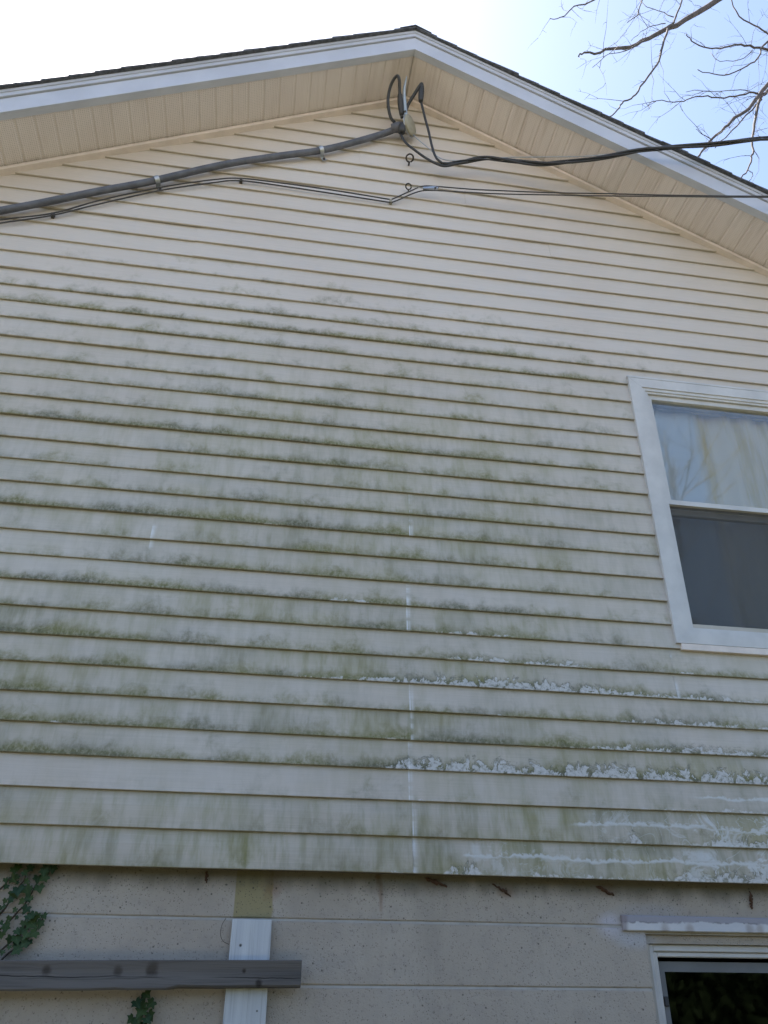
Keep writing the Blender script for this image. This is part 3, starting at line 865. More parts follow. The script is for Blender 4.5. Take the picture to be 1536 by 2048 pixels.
# ---- basement window -----------------------------------------------------
bw = hchild(empty('window', (BXL, BY, BZB)))
tag(bw, label='dark basement window in white frame under a painted lintel')
def bpart(o):
    o.parent = bw; o.location = o.location - Vector((BXL, BY, BZB)); return o
fy = BY + .035
p0 = at(1306, 1888, fy)
fx0, fx1, fz1, fz0 = BXL + .016, BXR - .016, p0.z, BZB + .01
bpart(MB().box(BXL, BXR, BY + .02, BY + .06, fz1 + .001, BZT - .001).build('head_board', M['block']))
for w0, w1, y0 in ((0, .024, fy), (.0245, .042, fy + .010)):
    bpart(MB().box(fx0 + w0, fx0 + w1, y0, fy + .08, fz0 + w0, fz1 - w0, .003).build('frame', M['white']))
    bpart(MB().box(fx1 - w1, fx1 - w0, y0, fy + .08, fz0 + w0, fz1 - w0, .003).build('frame', M['white']))
    bpart(MB().box(fx0 + w1, fx1 - w1, y0 + .0005, fy + .08, fz1 - w1, fz1 - w0, .003).build('frame', M['white']))
    bpart(MB().box(fx0 + w1, fx1 - w1, y0 + .0005, fy + .08, fz0 + w0, fz0 + w1, .003).build('frame', M['white']))
bpart(MB().box(BXL, fx0 - .0005, BY + .015, fy + .08, BZB, fz1).build('caulk_strip', M['mortar']))
bpart(MB().box(fx1 + .0005, BXR, BY + .015, fy + .08, BZB, fz1).build('caulk_strip', M['mortar']))
s0 = .048
sx0, sx1, sz0, sz1 = fx0 + s0, fx1 - s0, fz0 + s0, fz1 - s0 - .008
sw = .027
bpart(MB().box(sx0, sx0 + sw, fy + .04, fy + .065, sz0, sz1).box(sx1 - sw, sx1, fy + .04, fy + .065, sz0, sz1).box(sx0 + sw, sx1 - sw, fy + .04, fy + .065, sz1 - .034, sz1)
      .box(sx0 + sw, sx1 - sw, fy + .04, fy + .065, sz0, sz0 + sw).build('sash', M['grey_sash']))
q = Vector((sx0 + sw * .55, 0, at(1344, 2003, fy + .04).z))
bpart(MB().box(q.x - .008, q.x + .008, fy + .030, fy + .0395, q.z - .016, q.z + .016, .002).build('latch', M['cable']))
bpart(MB().sheet(sx0 + sw - .004, sx1 - sw + .004, fy + .052, sz0 + .02, sz1 - .03).build('pane', M['glass_low']))
rm = MB()
a, b, c, d = BXL - .3, BXR + .3, .4, BZT + .01
rm.v = [(a, by + .181, c), (b, by + .181, c), (b, 2.2, c), (a, 2.2, c), (a, by + .181, d), (b, by + .181, d), (b, 2.2, d), (a, 2.2, d)]
rm.f = [(0, 1, 2, 3), (4, 7, 6, 5), (3, 2, 6, 7), (0, 3, 7, 4), (1, 5, 6, 2)]
hchild(rm.build('basement_room', M['dark_room']))
# lintel: painted face with a stained upper band
def lint_mat():
    t = NT('painted_lintel')
    P = t.pos(); X, Y, Z = t.xyz(P)
    n = t.noise(P, 12.0, 5, .65)
    zc = at(1400, 1846, BY - .012).z
    col = t.mix(t.ss(n, .35, .65), (0.56, 0.56, 0.60), (0.62, 0.61, 0.63))
    up_ = t.ss(t.add(Z, t.mul(t.sub(n, .5), .035)), zc - .003, zc + .003)
    col = t.mix(t.mul(up_, .85), col, (0.30, 0.285, 0.33))
    lf = t.ss(t.add(X, t.mul(t.sub(n, .5), .03)), at(1258, 1850, BY).x, at(1250, 1850, BY).x)
    col = t.mix(t.mul(lf, .7), col, (0.24, 0.20, 0.21))
    e = t.mul(t.ss(t.m_('ABSOLUTE', t.sub(t.add(Z, t.mul(t.sub(n, .5), .035)), zc)), .005, .001), t.ss(t.noise(P, 25, 3), .48, .58))
    col = t.mix(t.mul(e, .45), col, (0.10, 0.09, 0.10))
    for px in (1500, 1520, 1380, 1330):
        qq = at(px, 1860, BY - .012)
        col = t.mix(t.mul(t.blob(X, Z, qq.x, qq.z, .016, .02, .7, t.mul(t.sub(t.noise(P, 40, 3), .5), 1.2)), .45), col, (0.22, 0.15, 0.12))
    return t.pbr(col, .75, t.bump(n, .4, .004), spec=.25)
M['lintel'] = lint_mat()
l0, l1 = at(1243, 1830, BY - .012), at(1243, 1861, BY - .012)
bpart(MB().box(l0.x, BXR + .12, BY - .014, BY + .018, l1.z, l0.z, .003).build('lintel', M['lintel']))

# ------------------------------------------------------------------ timber on the foundation
KNOTS = [(at(px, py, -.02).x, at(px, py, -.02).z, r, k) for px, py, r, k in ((93, 1941, .013, .75), (236, 1941, .013, .7), (304, 1938, .019, .8), (488, 1942, .006, .9), (517, 1966, .010, .8))]
M['grey_wood'] = wood_mat('grey_weathered_wood', (0.10, 0.094, 0.094), (0.165, 0.155, 0.152), KNOTS)
M['white_wood'] = wood_mat('white_painted_wood', (0.50, 0.52, 0.56), (0.60, 0.62, 0.65), [(at(481, 1891, .02).x, at(481, 1891, .02).z, .0045, .9), (at(514, 2022, .02).x, at(514, 2022, .02).z, .003, .9)])
pl0, pl1 = at(465, 1838, .02), at(544, 1838.5, .02)
pb0, pb1 = at(446, 2040, .02), at(531.5, 2040, .02)
V = []
for y in (.02, .0435):
    for zt in (0.0, .5, 1.0):
        z = zt * pl0.z
        f = (pl0.z - z) / (pl0.z - pb0.z)
        V += [(pl0.x + (pb0.x - pl0.x) * min(f, 3), y, z), (pl1.x + (pb1.x - pl1.x) * min(f, 3), y, z)]
Fc = [(0, 1, 3, 2), (2, 3, 5, 4), (6, 8, 9, 7), (8, 10, 11, 9), (4, 5, 11, 10), (0, 2, 8, 6), (2, 4, 10, 8), (1, 7, 9, 3), (3, 9, 11, 5), (0, 6, 7, 1)]
vb = mesh('upright_board', V, Fc, M['white_wood'])
tag(vb, 'white painted upright board fixed to the block foundation', 'board')
bvm = vb.modifiers.new('bevel', 'BEVEL'); bvm.width = .002; bvm.segments = 2
# groove in the upright board is left as grain; the grey rail crosses it
ta, tb, tc, td = at(-60, 1920, -.019), at(604, 1919.5, -.019), at(600, 1978, -.019), at(-60, 1983, -.019)
n = 90
xl = -3.4
V, Fc = [], []
def topz(x): return ta.z + (tb.z - ta.z) * (x - ta.x) / (tb.x - ta.x)
def botz(x): return td.z + (tc.z - td.z) * (x - td.x) / (tc.x - td.x)
for i in range(n + 1):
    x = xl + (tb.x - xl) * i / n
    zt, zb = topz(x) + .001 * noise.noise(Vector((x * 5, 0, 1))), botz(x)
    rag = max(0, .007 * noise.noise(Vector((x * 9, 3, 0))) + .003 * noise.noise(Vector((x * 33, 3, 0)))) + (.006 if x > at(345, 1975, -.02).x else 0)
    V += [(x, .0195, zb + rag * .4), (x, -.014, zb + rag), (x, -.019, zb + rag + .006), (x, -.019, zt - .003), (x, -.016, zt), (x, .0195, zt)]
for i in range(n):
    for j in range(6):
        k2 = (j + 1) % 6
        Fc.append((i * 6 + j, (i + 1) * 6 + j, (i + 1) * 6 + k2, i * 6 + k2))
Fc += [tuple(range(6)), tuple(n * 6 + j for j in reversed(range(6)))]
Fc = [f[::-1] for f in Fc]
rail = mesh('timber_rail', V, Fc, M['grey_wood'])
tag(rail, 'weathered grey timber rail with dark knots nailed across the white upright board', 'timber')

# ------------------------------------------------------------------ cables and fittings on the wall
def thing_mesh(name, mb, mat, label, cat, group=None, smooth=True):
    o = mb.build(name, mat, None, smooth)
    return tag(o, label, cat, group)
CY = -.034
cpts = [(-420, 492), (-200, 458), (-60, 434), (0, 422), (100, 403), (200, 382), (310, 361), (450, 329), (560, 312), (640, 301), (710, 284), (768, 267), (800, 254)]
cw = [at(x, y, CY if x < 790 else CY - .03) for x, y in cpts]
ext = lambda a, b, x: a + (a - b) * ((x - a.x) / (a.x - b.x))      # straight on to a given x
cw = [Vector((AX - HW - .03, .25, ext(cw[0], cw[2], AX - HW).z - .02)), ext(cw[0], cw[2], AX - HW + .02), ext(cw[0], cw[2], AX - HW + .5)] + cw
cp = spline(cw, 6)
cond = thing_mesh('service_cable', MB().tube([p + Vector((0, 0, .004 * noise.noise(p * 3.0))) for p in cp], [.0198 + .0012 * noise.noise(p * 6.0) for p in cp], 14), M['conduit'], 'thick grey service cable strapped to the siding below the gable', 'cable')
def strap(px, py, label):
    e = empty('cable_strap', at(px, py, CY))
    tag(e, label, 'strap', 'metal straps on the grey service cable')
    t_ = (at(px + 12, py - 2.6, CY) - at(px - 12, py + 2.6, CY)).normalized()
    up_ = Vector((0, -1, 0)).cross(t_).normalized()
    if up_.z < 0: up_ = -up_
    b = MB(); n_ = 12; r = .0232; base = len(b.v)
    prof = []
    for i in range(n_ + 1):
        w = math.pi * i / n_
        prof.append(up_ * math.cos(w) * r + Vector((0, -1, 0)) * math.sin(w) * r)
    prof += [up_ * -r + Vector((0, .026, 0)), up_ * -.060 + Vector((0, .028, 0))]
    V = []
    for p in prof:
        for s in (-.013, .013): V.append(p + t_ * s)
    Fc = [(2 * i, 2 * i + 1, 2 * i + 3, 2 * i + 2) for i in range(len(prof) - 1)]
    o = mesh('band', V, Fc, M['steel'], e); sm = o.modifiers.new('thick', 'SOLIDIFY'); sm.thickness = .0025
    sc = MB().tube([up_ * -.05 + Vector((0, .028, 0)), up_ * -.05 + Vector((0, .018, 0))], .007, 8)
    sc.build('screw', M['rust'], e)
    return e
strap(313, 360.5, 'galvanised strap with screw on the left stretch of grey cable')
strap(641, 300.5, 'galvanised strap on the grey cable nearer the gable peak')

# weatherhead: hooded cap where the service cable ends
wc = at(806, 252, -.09)
wh = empty('weatherhead', wc)
tag(wh, 'grey weatherhead cap with beige round back plate at the cable end', 'weatherhead')
def lathe(name, prof, axis_from, axis_to, mat, parent, n=24):
    ax = (axis_to - axis_from).normalized(); a = ax.orthogonal().normalized(); c = ax.cross(a)
    V, Fc = [], []
    for h, r in prof:
        for j in range(n):
            w = 2 * math.pi * j / n
            V.append(axis_from + ax * h + (a * math.cos(w) + c * math.sin(w)) * r)
    for i in range(len(prof) - 1):
        for j in range(n):
            k2 = (j + 1) % n
            Fc.append((i * n + j, i * n + k2, (i + 1) * n + k2, (i + 1) * n + j))
    Fc.append(tuple(reversed(range(n)))); Fc.append(tuple((len(prof) - 1) * n + j for j in range(n)))
    return mesh(name, V, Fc, mat, parent, True)
rel = lambda P: Vector(P) - wc
dax = Vector((.78, -.60, -.12)).normalized()
dc = rel(at(818, 252, -.075))
lathe('back_plate', [(0, .050), (.002, .066), (.012, .067), (.016, .063), (.018, .040)], dc, dc + dax, M['disc'], wh)
hd = [(0, .026), (.02, .029), (.045, .031), (.062, .028), (.072, .016)]
lathe('hood', hd, rel(at(783, 257, -.055)), rel(at(816, 250, -.085)), M['conduit'], wh)
lathe('terminal_block', [(0, .014), (.006, .022), (.05, .024), (.075, .020), (.085, .010)], rel(at(803, 266, -.085)), rel(at(807, 228, -.105)), M['cable'], wh)
a_ = dax.orthogonal().normalized(); c_ = dax.cross(a_)
pts = [dc - dax * .001 + (a_ * math.cos(w) + c_ * math.sin(w)) * .067 for w in [2 * math.pi * i / 28 for i in range(29)]]
MB().tube(pts, .0038, 6, False).build('rim', M['steel'], wh, True)
pl = [rel(at(px, py, Y)) for px, py, Y in ((812, 236, -.10), (809, 205, -.14), (808.5, 180, -.18), (811.5, 163, -.21), (813.5, 152, -.23))]
sp = spline(pl, 5); nn = len(sp)
MB().tube(sp, [.014 * (1 - .9 * max(0, i / (nn - 1) - .25) / .75) for i in range(nn)], 8).build('bare_conductor', M['blade'], wh, True)
MB().tube([rel(at(806, 226, -.11)), rel(at(813, 224, -.12))], [.013, .012], 10).build('clamp', M['rust'], wh, True)

def cable(name, pts, rad, label, cat='cable', mat='cable', sub=7, n=10, extra=None):
    c_ = spline([at(*p) for p in pts], sub)
    b = MB().tube(c_, rad if not callable(rad) else [rad(i / (len(c_) - 1)) for i in range(len(c_))], n)
    o = b.build(name, M[mat], None, True)
    return tag(o, label, cat)
def splice(o_parent_label, pts, rad, parent):
    c_ = spline([at(*p) for p in pts], 5)
    m_ = len(c_)
    return MB().tube(c_, [rad * (.55 + .45 * math.sin(math.pi * min(1, max(0, .12 + .76 * i / (m_ - 1))))) for i in range(m_)], 10).build('splice_sleeve', M['cable'], parent, True)
lp = cable('drip_loop_cable', [(790, 245, -.07), (783, 238, -.085), (778, 222, -.11), (776, 200, -.14), (780, 176, -.18), (788, 158, -.22), (795, 152, -.24), (798.5, 160, -.23), (799, 175, -.20), (799.5, 192, -.17), (801, 215, -.13), (804, 236, -.10)], .0095,
           'black drip loop cable curling left of the weatherhead', 'cable')
splice('', [(799.5, 188, -.175), (800.5, 205, -.145), (803, 230, -.11)], .0175, lp)
rp = cable('drip_loop_cable', [(812, 222, -.11), (817, 208, -.13), (826, 193, -.16), (836, 177, -.19), (842.5, 168, -.205), (844, 172, -.20), (842.5, 184, -.185), (842, 200, -.17), (848, 228, -.14), (857, 262, -.11), (864, 292, -.095), (872, 315, -.088), (885, 327, -.082)],
           lambda t: .010 if t < .42 else .0075, 'black drip loop cable peaked right of the weatherhead', 'cable')
splice('', [(843.5, 172, -.20), (842.5, 186, -.185), (841.5, 203, -.17)], .019, rp)
MAIN = [(885, 329, -.08), (905, 327, -.085), (930, 322.5, -.095), (965, 317, -.11), (1000, 319, -.125), (1045, 325, -.145), (1087, 327, -.17), (1140, 323, -.21), (1209, 314, -.28), (1279, 301.5, -.385), (1331, 296, -.43), (1419, 289.5, -.49), (1488, 280.5, -.54), (1560, 275, -.59), (1680, 268, -.68)]
base = [at(*p) for p in MAIN]
far = [base[-1] + Vector((d, -.30 * d, .02 * d + .0016 * d * d)) for d in (1.2, 3.5, 7.0, 12.0, 18.0)]
base = spline(base + far, 8)
drop = empty('service_drop', base[0])
tag(drop, 'twisted black service drop cable running out to the right over the roof edge', 'cable')
for s in range(3):
    V = []
    for i, p in enumerate(base):
        w = i * .14 + s * 2 * math.pi / 3
        t_ = (base[min(i + 1, len(base) - 1)] - base[max(i - 1, 0)]).normalized()
        a = t_.cross(Vector((0, 0, 1))).normalized(); c = t_.cross(a)
        rr = .0085
        V.append(p + (a * math.cos(w) + c * math.sin(w)) * rr - base[0])
    MB().tube(V, .0075 if s < 2 else .0045, 8).build('strand', M['cable'], drop, True)
cable('tail_cable', [(800, 258, -.075), (803, 272, -.075), (812, 286, -.075), (828, 299, -.075), (850, 315, -.075), (872, 327, -.078), (890, 332, -.082), (912, 328, -.088), (935, 323, -.096)], .0078, 'black cable sagging from the weatherhead bottom to the service drop')
cable('messenger_wire', [(822, 265, -.05), (835, 278, -.055), (858, 297, -.06), (880, 316, -.07), (905, 321, -.085), (945, 319, -.105), (1010, 315, -.13), (1090, 314, -.175), (1180, 312, -.25), (1290, 300, -.39)], .003, 'thin bare messenger wire above the black service drop', 'wire', 'steel')

def eye_bolt(px, py, bpx, bpy_, rad, thick, label):
    b0 = at(bpx, bpy_, .004)
    # the eye stands out of the wall at the height of its base
    best = min([i * .002 for i in range(5, 90)], key=lambda d: abs(at(px, py, -d).z - b0.z))
    ec = at(px, py, -best)
    e = empty('eye_bolt', b0)
    tag(e, label, 'eye bolt', 'screw eyes in the gable siding')
    pts = []
    ax = (ec - b0).normalized()
    up_ = Vector((1, 0, 0.05)).normalized()
    for i in range(19):
        w = math.pi + (2 * math.pi * .94) * i / 18
        pts.append(ec - b0 + ax * math.cos(w) * rad * 1.25 + up_ * math.sin(w) * rad)
    MB().tube(pts, thick, 8).build('eye', M['rust'], e, True)
    MB().tube([Vector((0, .012, 0)), ec - b0 - ax * rad * 1.2], thick * 1.05, 8).build('shank', M['rust'], e, True)
    return e
eye_bolt(819.5, 316, 817.5, 331, .022, .0052, 'larger rusty screw eye in the siding under the weatherhead')
eye_bolt(817, 373, 817, 383, .0165, .004, 'smaller rusty screw eye beside the thin wire fitting')

# thin twin wire clipped to the wall and running out to the right
def twin(pts, name, label, sep):
    e = empty(name, at(*pts[0]))
    tag(e, label, 'wire')
    for s in (0, 1):
        w_ = [at(x, y + (s - .5) * sp_, Y) for (x, y, Y), sp_ in zip(pts, sep)]
        if pts[0][0] < 0: w_ = [Vector((AX - HW - .015, .25, ext(w_[0], w_[2], AX - HW).z)), ext(w_[0], w_[2], AX - HW - .005), ext(w_[0], w_[2], AX - HW + .6)] + w_
        c_ = spline(w_, 6)
        MB().tube([p - e.location for p in c_], .0042, 6).build('strand', M['wire'], e, True)
    return e
wl = [(-330, 498, -.016), (-150, 470, -.016), (0, 443, -.016), (105, 428.5, -.016), (200, 404, -.016), (325, 377, -.016), (425, 362.5, -.016), (482, 359, -.016), (575, 370.5, -.016), (680, 386, -.016), (781, 402, -.016)]
e = twin(wl, 'twin_wire', 'thin dark twin wire stapled along the siding below the grey cable', [6, 6, 6.5, 4, 7, 6, 6, 4.5, 6, 7, 6])
wr_ = [(783, 402, -.016), (800, 395, -.022), (822, 385, -.035), (845, 377, -.05), (874, 377, -.06), (940, 381.5, -.08), (1000, 384.5, -.10), (1100, 387.5, -.14), (1210, 389.5, -.20), (1330, 391.5, -.28), (1450, 393, -.385), (1560, 393.5, -.44), (1700, 394, -.52)]
e2 = twin(wr_, 'twin_wire', 'thin twin wire stretched right from the wedge clamp across the soffit', [6, 7, 7, 9, 8, 6.5, 6.5, 4.5, 4.5, 2.5, 2.0, 2.0, 2.0])
# its far end goes on to the pole
q_ = at(1700, 394, -.52) - e2.location
MB().tube([q_, q_ + Vector((2, -.6, .02)), q_ + Vector((8, -2.4, .15)), q_ + Vector((17, -5.1, .7))], .0042, 6).build('far_span', M['wire'], e2, True)
cl = empty('wedge_clamp', at(860, 377, -.06))
tag(cl, 'small pale wedge clamp gripping the thin wires by the lower eye', 'clamp')
c0, c1 = at(846, 377, -.055) - cl.location, at(876, 376.5, -.072) - cl.location
MB().tube([c0, c0 * .3 + c1 * .7, c1], [.010, .012, .010], 4).build('body', M['steel'], cl)
MB().tube([at(819, 373, -.03) - cl.location, at(834, 374, -.045) - cl.location, c0], .0022, 5).build('bail', M['steel'], cl)
MB().tube([c1 + Vector((-.022, 0, -.006)), c1 + Vector((0, 0, .008))], .0075, 6).build('tip', M['wire'], cl)
for (px, py, lab, mat) in ((105, 428.5, 'dark staple on the twin wire near the left edge', 'rust'), (482, 359, 'dark staple at the crest of the twin wire', 'rust'), (781.5, 402, 'pale staple where the twin wire turns up below the eye bolts', 'disc')):
    q = at(px, py, -.016)
    o = MB().box(q.x - .008, q.x + .008, -.021, .008, q.z - .012, q.z + .012, .003).build('wire_staple', M[mat])
    tag(o, lab, 'staple', 'staples on the thin wire')

# ------------------------------------------------------------------ mud nests under the siding edge
def mud(px0, py0, px1, py1, w, label):
    a, b = at(px0, py0, BY - .004), at(px1, py1, BY - .004)
    rr = random.Random(int(px0))
    pts = [a.lerp(b, i / 13) + Vector((rr.uniform(-.004, .004), rr.uniform(-.002, .003), rr.uniform(-.004, .004))) for i in range(14)]
    o = MB().tube(pts, [w * .75 * (.35 + .75 * math.sin(math.pi * (i + .6) / 14.2)) * rr.uniform(.55, 1.35) for i in range(14)], 7).build('mud_nest', M['mud'], None, True)
    tag(o, label, 'nest', 'mud nests stuck under the siding edge')
mud(413, 1742, 413, 1764, .006, 'small dark mud nest under the siding, left of the yellow paint strip')
mud(850, 1755, 892, 1772, .010, 'brown mud nest on the blocks under the white lap joint line')
mud(985, 1766, 1022, 1792, .007, 'slanting thin mud tube under the siding in the middle')
mud(1192, 1772, 1228, 1791, .008, 'slanting brown mud tube left of the basement lintel')
mud(1500, 1782, 1504, 1818, .007, 'dark hanging mud nest above the basement lintel at the right')

# ------------------------------------------------------------------ ivy
def leaf_me():
    out = [(0, -.18), (.22, -.40), (.55, -.32), (.46, -.02), (.74, .26), (.36, .38), (.22, .62), (0, 1.0)]
    ring = out + [(-x, y) for x, y in reversed(out[1:-1])]
    V = [(0, -.02, .12)]
    for x, y in ring: V.append((x, -.10 * abs(x) - .05 * (abs(x) > .4), y))
    n_ = len(ring)
    Fc = [(0, 1 + i, 1 + (i + 1) % n_) for i in range(n_)]
    me = bpy.data.meshes.new('leaf'); me.from_pydata(V, [], Fc); me.materials.append(M['leaf'])
    return me
lme = leaf_me()
def ivy(stems, leaves, label, seed):
    rr = random.Random(seed)
    o0 = at(*stems[0][0], BY)
    e = empty('ivy_vine', (o0.x, BY, 0))
    tag(e, label, 'ivy')
    for s in stems:
        c_ = spline([at(x, y, BY - .008 - .004 * rr.random()) for x, y in s], 5)
        MB().tube([p - e.location for p in c_], [.0042 - .002 * i / len(c_) for i in range(len(c_))], 6).build('stem', M['stem'], e, True)
    for (px, py, d) in leaves:
        p = at(px, py, BY - rr.uniform(.014, .035)) - e.location
        s = d / 590.0 * .95
        ang_ = math.pi + rr.uniform(-1.0, 1.0)
        Mx = Matrix.Translation(p) @ Matrix.Rotation(rr.uniform(-.5, .5), 4, 'Z') @ Matrix.Rotation(rr.uniform(-.55, .15), 4, 'X') @ Matrix.Rotation(ang_, 4, 'Y') @ Matrix.Diagonal((s, s, s, 1)) @ Matrix.Translation((0, 0, -.15))
        linked('leaf', lme, e, Mx)
    return e
k_ = 9.75
LV = [(270, 190, 130), (350, 140, 140), (480, 250, 110), (590, 160, 140), (250, 360, 165), (330, 330, 95), (110, 390, 90), (120, 515, 100), (340, 445, 80), (520, 415, 105), (350, 590, 190), (270, 650, 170), (430, 570, 150),
      (520, 570, 170), (590, 560, 120), (735, 365, 160), (870, 340, 160), (930, 160, 200), (1030, 160, 150), (860, 220, 150), (770, 545, 175), (550, 740, 150), (600, 745, 100), (430, 805, 110), (510, 955, 150), (210, 780, 120), (100, 795, 95),
      (90, 905, 80), (10, 935, 90), (295, 970, 90), (330, 1120, 70), (170, 1130, 90), (150, 1230, 100), (110, 1320, 140), (20, 1220, 85), (30, 1450, 120), (620, 1090, 170), (720, 1090, 140), (550, 1100, 120), (860, 1090, 120),
      (620, 1230, 215), (790, 1240, 150), (460, 1230, 120), (460, 1370, 165), (330, 1390, 120), (660, 1430, 170), (510, 1460, 140), (200, 1540, 150), (320, 1540, 180), (550, 1610, 140), (480, 1630, 165), (330, 1640, 145), (330, 1760, 165),
      (180, 1700, 80), (50, 1800, 90), (-60, 1000, 130), (-140, 1350, 150), (-120, 700, 140), (-100, 1650, 150), (-250, 1500, 160), (-220, 1100, 150)]
STM = [[(-700, 1500), (-300, 900), (0, 570), (90, 490), (170, 380), (240, 320), (330, 150)], [(-900, 2400), (-300, 1400), (0, 1060), (110, 930), (210, 760), (330, 600), (400, 480), (480, 380), (520, 200), (580, 90)],
       [(-800, 2600), (-300, 1600), (0, 1350), (90, 1290), (210, 1160), (290, 1080), (360, 990), (450, 920), (490, 850), (560, 740), (650, 580), (740, 420), (860, 280), (940, 100)],
       [(-700, 2900), (-300, 2050), (0, 1780), (160, 1640), (230, 1580), (330, 1470), (450, 1350), (530, 1240), (620, 1150)], [(-500, 3200), (-100, 2150), (40, 1940), (150, 1830), (250, 1760), (330, 1690), (480, 1580), (660, 1430), (770, 1270), (860, 1090)]]
ivy([[(x / k_, 1720 + y / k_) for x, y in s] for s in STM], [(x / k_, 1720 + y / k_, d / k_) for x, y, d in LV], 'dark green ivy climbing the blocks at the left edge up to the siding', 5)
k2_ = 12.8
LV2 = [(810, 360, 190), (740, 440, 130), (560, 590, 230), (930, 600, 210), (720, 640, 200), (680, 800, 260), (890, 900, 220), (420, 1000, 200), (620, 1000, 210), (820, 1010, 200), (500, 1160, 230), (700, 1200, 230), (620, 1380, 220), (450, 1420, 200)]
ivy([[(640 / k2_ + 230, 1960 + 4000 / k2_), (560 / k2_ + 230, 1960 + 2000 / k2_), (600 / k2_ + 230, 1960 + 1200 / k2_), (700 / k2_ + 230, 1960 + 800 / k2_), (790 / k2_ + 230, 1960 + 300 / k2_), (800 / k2_ + 230, 1960 - 100 / k2_)]],
    [(x / k2_ + 230, 1960 + y / k2_, d / k2_) for x, y, d in LV2], 'small ivy sprig hanging below the grey timber rail', 9)
cable('dry_tendril', [(452, 1836, .03), (444, 1850, .028), (441, 1868, .027), (446, 1882, .028), (458, 1889, .03)], .0009, 'hair thin dry tendril looped beside the white board top', 'tendril', 'stem', n=5)

# ------------------------------------------------------------------ bare trees
def wobble(pts, rr, amt, sub=3):
    out = spline(pts, sub)
    return [out[0]] + [p + Vector((rr.gauss(0, amt), rr.gauss(0, amt), rr.gauss(0, amt))) for p in out[1:-1]] + [out[-1]]
def twigs(mb, pts, rr, density, lmin, lmax, r0_, depth=0):
    for i in range(1, len(pts)):
        seg = pts[i] - pts[i - 1]
        for _ in range(int(seg.length * density + rr.random())):
            p = pts[i - 1].lerp(pts[i], rr.random())
            dirv = (seg.normalized() * rr.uniform(.3, 1.1) + Vector((rr.gauss(0, 1), rr.gauss(0, 1), rr.gauss(0, .9))) * .55).normalized()
            ln = rr.uniform(lmin, lmax)
            q = [p]
            for s in range(4):
                dirv = (dirv + Vector((rr.gauss(0, .22), rr.gauss(0, .22), rr.gauss(0, .22)))).normalized()
                q.append(q[-1] + dirv * ln / 4)
            mb.tube(q, [r0_ * (1 - .2 * s) for s in range(5)], 3, False)
            if depth < 1:
                twigs(mb, q, rr, density * 1.3, lmin * .3, lmax * .35, r0_ * .7, depth + 1)
BR = [  # traced limbs: points and end widths in photo pixels, depth of the limb
    ([(1640, -130), (1540, -62), (1436, 0), (1387, 31), (1336, 57), (1296, 77), (1262, 92), (1222, 97), (1199, 106), (1168, 106), (1157, 113)], 13, 1.6, 3.0, 2.2),
    ([(1336, 57), (1327, 91), (1317, 122), (1296, 153), (1276, 182), (1262, 197), (1242, 206), (1235, 220), (1217, 236), (1210, 246)], 5, 2.0, 2.45, 2.0),
    ([(1331, 58), (1351, 37), (1363, 0), (1372, -50)], 5, 3, 2.5, 2.8),
    ([(1290, 80), (1259, 99), (1236, 105), (1211, 111), (1185, 135)], 2.4, 1.0, 2.35, 2.1),
    ([(1331, 47), (1307, 50), (1282, 64), (1262, 82)], 2.2, .9, 2.5, 2.6), ([(1347, 34), (1316, 21), (1284, 6), (1262, -20)], 2.2, 1, 2.5, 3.0),
    ([(1290, -60), (1188, 0), (1148, 13), (1120, 37), (1100, 37)], 4, 1.2, 3.4, 3.0), ([(1310, -70), (1284, 0), (1273, 30), (1255, 45)], 3.5, 1.2, 3.4, 3.2),
    ([(1620, 120), (1536, 68), (1509, 51), (1478, 33), (1463, 0), (1455, -30)], 4, 2.0, 3.6, 3.4),
    ([(1640, 138), (1536, 101), (1509, 95), (1483, 89), (1460, 92), (1432, 98), (1407, 94), (1384, 82), (1372, 69)], 6, 1.6, 3.2, 2.6),
    ([(1560, 40), (1536, 82), (1523, 94), (1516, 116), (1494, 132), (1458, 149), (1426, 149), (1395, 139)], 5, 1.4, 3.0, 2.7),
    ([(1650, 40), (1590, 100), (1536, 167), (1512, 199), (1497, 217), (1469, 236), (1449, 255), (1424, 280), (1408, 298), (1395, 314), (1388, 322)], 10, 2.0, 2.8, 2.3),
    ([(1600, 110), (1536, 181), (1525, 189), (1514, 221), (1509, 250), (1504, 278), (1506, 301), (1503, 318), (1496, 340), (1482, 357)], 8, 2.0, 2.9, 2.4),
    ([(1526, 189), (1500, 186), (1469, 193), (1438, 196), (1404, 193), (1372, 200), (1350, 203), (1310, 202), (1296, 211)], 4.5, 1.2, 2.8, 2.4),
    ([(1523, 199), (1494, 230), (1466, 260), (1443, 282), (1430, 296)], 4, 1.5, 2.8, 2.5), ([(1497, 182), (1469, 180), (1426, 181), (1372, 184)], 2.2, 1, 2.8, 2.6),
    ([(1505, 100), (1480, 120), (1440, 122), (1420, 104)], 2, .9, 3.0, 3.2), ([(1497, 340), (1505, 350), (1498, 362)], 2, 1.2, 2.45, 2.4), ([(1424, 280), (1405, 268), (1392, 258)], 2.4, 1.0, 2.4, 2.3)]
tree = empty('bare_tree', (9.6, 4.2, 0))
tag(tree, 'leafless tree reaching drooping branches over the roof at the upper right', 'tree')
rt = random.Random(21)
tw = MB(); tips = []
